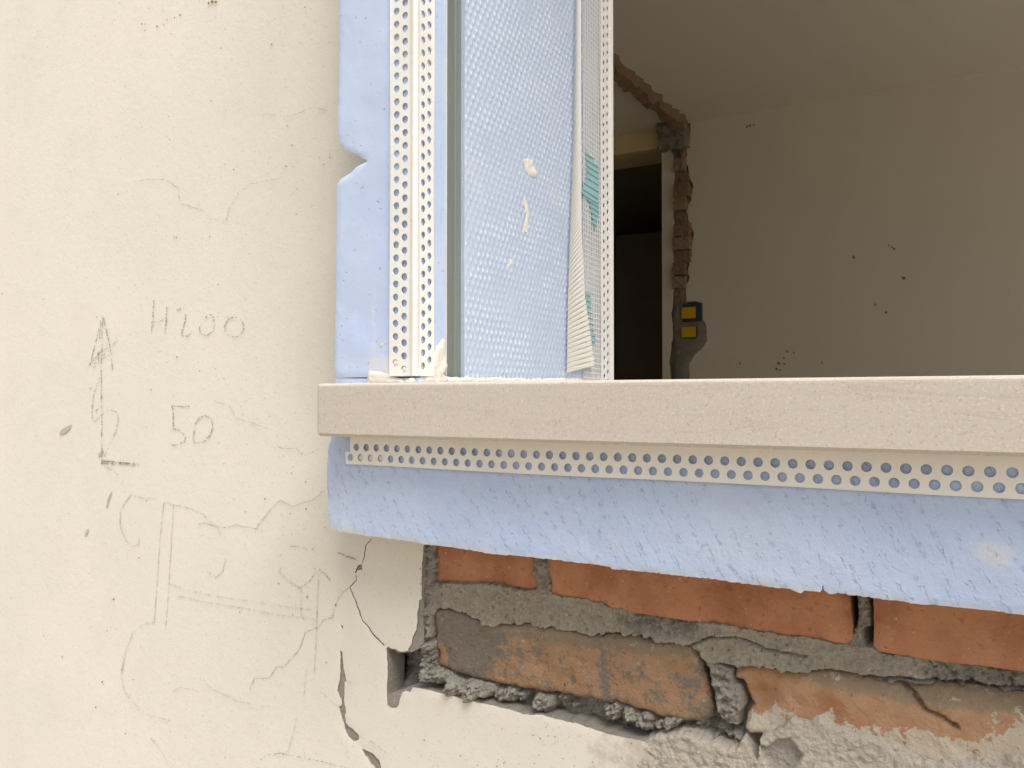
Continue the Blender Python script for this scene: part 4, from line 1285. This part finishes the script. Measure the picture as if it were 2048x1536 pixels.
# far wall: painted plaster to the right of the scar, strip and lintel to its left
fw = tag(empty('room_wall', (0, Y_BACK, Z_FLOOR)), 'dim painted far wall of the room with a dark doorway at its left', 'wall')
scar_r = [(1383, 215), (1380, 252), (1378, 268), (1381, 280), (1374, 300), (1371, 320), (1376, 340), (1379, 350), (1384, 375), (1383, 400), (1377, 412), (1374, 422), (1376, 440), (1383, 455),
          (1387, 468), (1384, 490), (1384, 512), (1378, 525), (1376, 545), (1379, 555), (1372, 575), (1367, 590), (1370, 603), (1400, 606), (1404, 625), (1402, 640), (1412, 655), (1413, 680), (1400, 700), (1388, 712), (1378, 725), (1380, 760), (1383, 800)]
sr = refine(polyY(scar_r, Y_BACK), .02, .008, 601, False)
outl = [(RX1, Z_CEIL), (sr[0][0], Z_CEIL)] + [tuple(p) for p in sr if p[1] < Z_CEIL - .002] + [(sr[-1][0], Z_FLOOR), (RX1, Z_FLOOR)]
slab('wall_plaster', [outl], Y_BACK, Y_BACK + .02, [M['room'], M['room_cement']], fw, rim=1)
xd = onY(1325, 500, Y_BACK)[0]
zd = onY(1325, 295, Y_BACK)[1]
scar_l = [(1326, 240), (1326, 290), (1338, 296), (1346, 310), (1351, 322), (1352, 345), (1350, 370), (1352, 400), (1349, 430), (1351, 460), (1348, 490), (1350, 530), (1348, 560), (1349, 600), (1344, 625), (1347, 680), (1342, 720), (1345, 800)]
sl_ = refine(polyY(scar_l, Y_BACK), .02, .006, 602, False)
boxes('door_lintel', [(RX0, xd, Y_BACK, Y_BACK + .33, zd, Z_CEIL - .001)], M['room_yellow'], fw)
slab('wall_strip', [[(xd + .001, Z_FLOOR), (xd + .001, sl_[1][1])] + [tuple(p) for p in sl_[2:]] + [(sl_[-1][0], Z_FLOOR)]], Y_BACK - .012, Y_BACK + .02, [M['room'], M['room_cement']], fw, rim=1)
boxes('wall_core', [(xd, RX1, Y_BACK + .021, Y_BACK + .33, Z_FLOOR, Z_CEIL)], M['room_cement'], fw)
# dark passage beyond the doorway
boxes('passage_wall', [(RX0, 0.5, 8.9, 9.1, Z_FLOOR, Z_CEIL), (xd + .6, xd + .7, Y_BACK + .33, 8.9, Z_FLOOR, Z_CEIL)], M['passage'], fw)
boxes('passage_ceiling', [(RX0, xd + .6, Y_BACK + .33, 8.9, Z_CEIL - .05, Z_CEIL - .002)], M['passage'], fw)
xq = onY(1232, 600, 7.0)[0]
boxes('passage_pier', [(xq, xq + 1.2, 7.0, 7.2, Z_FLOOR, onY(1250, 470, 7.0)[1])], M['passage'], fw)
# marks on the wall
V, F = [], []
for (u, v, r) in [(1707, 514, 2.8), (1783, 494, 2.2), (1788, 498, 3), (1778, 490, 1.6), (1808, 557, 3), (1804, 555, 1.8), (1750, 609, 1.8), (1772, 625, 2.2), (1500, 251, 2.4), (1507, 250, 2), (1494, 253, 2), (1574, 703, 2.4), (1588, 705, 2.4), (1568, 716, 2), (1557, 727, 3),
                  (1568, 728, 2.4), (1553, 738, 2.5), (1560, 740, 2), (1644, 725, 2), (1480, 727, 1.8)]:
    speck(u, v, r, Y_BACK - .0015, (V, F))
tag(mesh_obj('wall_stain', V, F, M['speck'], fw))

# what is left of the demolished partition
ps = tag(empty('partition_stub', (onY(1365, 700, Y_BACK)[0], Y_BACK, Z_FLOOR)), 'ragged brick stub of a demolished partition on the far wall and ceiling', 'wall stub')
def rubble(name, x0, x1, y0, y1, z0, z1, mat_, seed, amp, n=4):
    bm = bmesh.new()
    bmesh.ops.create_cube(bm, size=1.0)
    bmesh.ops.subdivide_edges(bm, edges=bm.edges[:], cuts=n, use_grid_fill=True)
    r = np.random.default_rng(seed)
    V = np.array([w.co[:] for w in bm.verts])
    bm.verts.index_update()
    F = [[w.index for w in q.verts] for q in bm.faces]
    bm.free()
    V = np.stack([x0 + (V[:, 0] + .5) * (x1 - x0), y0 + (V[:, 1] + .5) * (y1 - y0), z0 + (V[:, 2] + .5) * (z1 - z0)], -1)
    V += (r.random(V.shape) - .5) * 2 * amp
    return mesh_obj(name, V, F, mat_, ps)
vb = [318, 345, 371, 397, 423, 449, 475, 501, 527, 553, 579, 606]
for i in range(len(vb) - 1):
    um = (vb[i] + vb[i + 1]) / 2
    ur = np.interp(um, [p[1] for p in scar_r], [p[0] for p in scar_r]) - 1.0
    ul = np.interp(um, [p[1] for p in scar_l], [p[0] for p in scar_l]) + 1.5
    a, b = onY(ul, vb[i] + 2.0, Y_BACK), onY(ur, vb[i + 1] - 2.0, Y_BACK)
    dp = .03 + .05 * random.random()
    rubble('brick', a[0], b[0] - .004 * random.random(), Y_BACK - dp * (.2 if i % 3 == 1 else .8), Y_BACK + .03, b[1], a[1], M['room_brick'] if i % 3 else M['room_brick_pale'], 620 + i, .004)
a, b = onY(1346, 300, Y_BACK), onY(1379, 610, Y_BACK)
rubble('mortar', a[0] + .005, b[0] - .02, Y_BACK - .004, Y_BACK + .022, b[1], a[1], M['room_cement'], 640, .004, 10)
a, b = onY(1327, 234, Y_BACK), onY(1378, 297, Y_BACK)
rubble('concrete_lump', a[0], b[0], Y_BACK - .10, Y_BACK + .02, b[1], a[1] - .005, M['room_cement'], 641, .014, 7)
a, b = onY(1366, 297, Y_BACK), onY(1373, 322, Y_BACK)
rubble('brick', a[0], b[0], Y_BACK - .05, Y_BACK + .02, b[1], a[1], M['room_brick'], 642, .008)
cem = [(1349, 607), (1366, 598), (1375, 606), (1398, 606), (1404, 618), (1402, 640), (1411, 655), (1413, 682), (1402, 698), (1386, 712), (1378, 726), (1377, 775), (1344, 775), (1347, 700), (1344, 640)]
P = refine(polyY(cem, Y_BACK - .01), .015, .006, 650)
slab('cement_patch', [P], Y_BACK - .006, Y_BACK + .019, M['room_cement'], ps, step=.02, rnd=.01, disp=lambda x, z: .008 * fbm(x * 18, z * 18, 651, 3))
# ceiling scar: ridge running from the far wall towards the window
xsr0, xsr1 = onZ(1345, 228, Z_CEIL)[0] - .05, onZ(1372, 238, Z_CEIL)[0] + .005
nseg = 70
rr = np.random.default_rng(660)
V, F = [], []
for i in range(nseg + 1):
    y = Y_BACK - .02 - i * .038
    xa = xsr0 - .0 + rr.normal() * .007
    xb_ = xsr1 + rr.normal() * .010
    d1, d2 = .035 + rr.random() * .03, .03 + rr.random() * .03
    V += [(xa, y, Z_CEIL + .003), (xa + .012, y, Z_CEIL - d1), (xb_ - .02, y, Z_CEIL - d2), (xb_, y, Z_CEIL + .003)]
for i in range(nseg):
    for j in range(3):
        q = i * 4 + j
        F.append([q, q + 1, q + 5, q + 4])
mesh_obj('ceiling_ridge', V, F, M['room_brick'], ps)
# mounting boxes
for n_, (v0, v1, lb) in enumerate(((615, 636, 'upper yellow wiring box set in cement on the far wall'), (654, 674, 'lower yellow wiring box set in cement on the far wall'))):
    a, b = onY(1363, v0, Y_BACK - .03), onY(1391, v1, Y_BACK - .03)
    jb = tag(empty('wiring_box', (a[0], Y_BACK, b[1])), lb, 'wiring box', 'yellow boxes in the far wall')
    boxes('cover', [(a[0], b[0], Y_BACK - .030, Y_BACK - .026, b[1], a[1])], M['yellow'], jb, .002)
    boxes('housing', [(a[0] + .004, b[0] + (.035 if n_ == 0 else .004), Y_BACK - .0258, Y_BACK + .015, b[1] - .012 * (n_ == 0) - .006, a[1] + (.024 if n_ == 0 else .002))], M['dark_plastic'], jb, .004)

for o in bpy.data.objects:
    if '_org' in o:
        del o['_org']
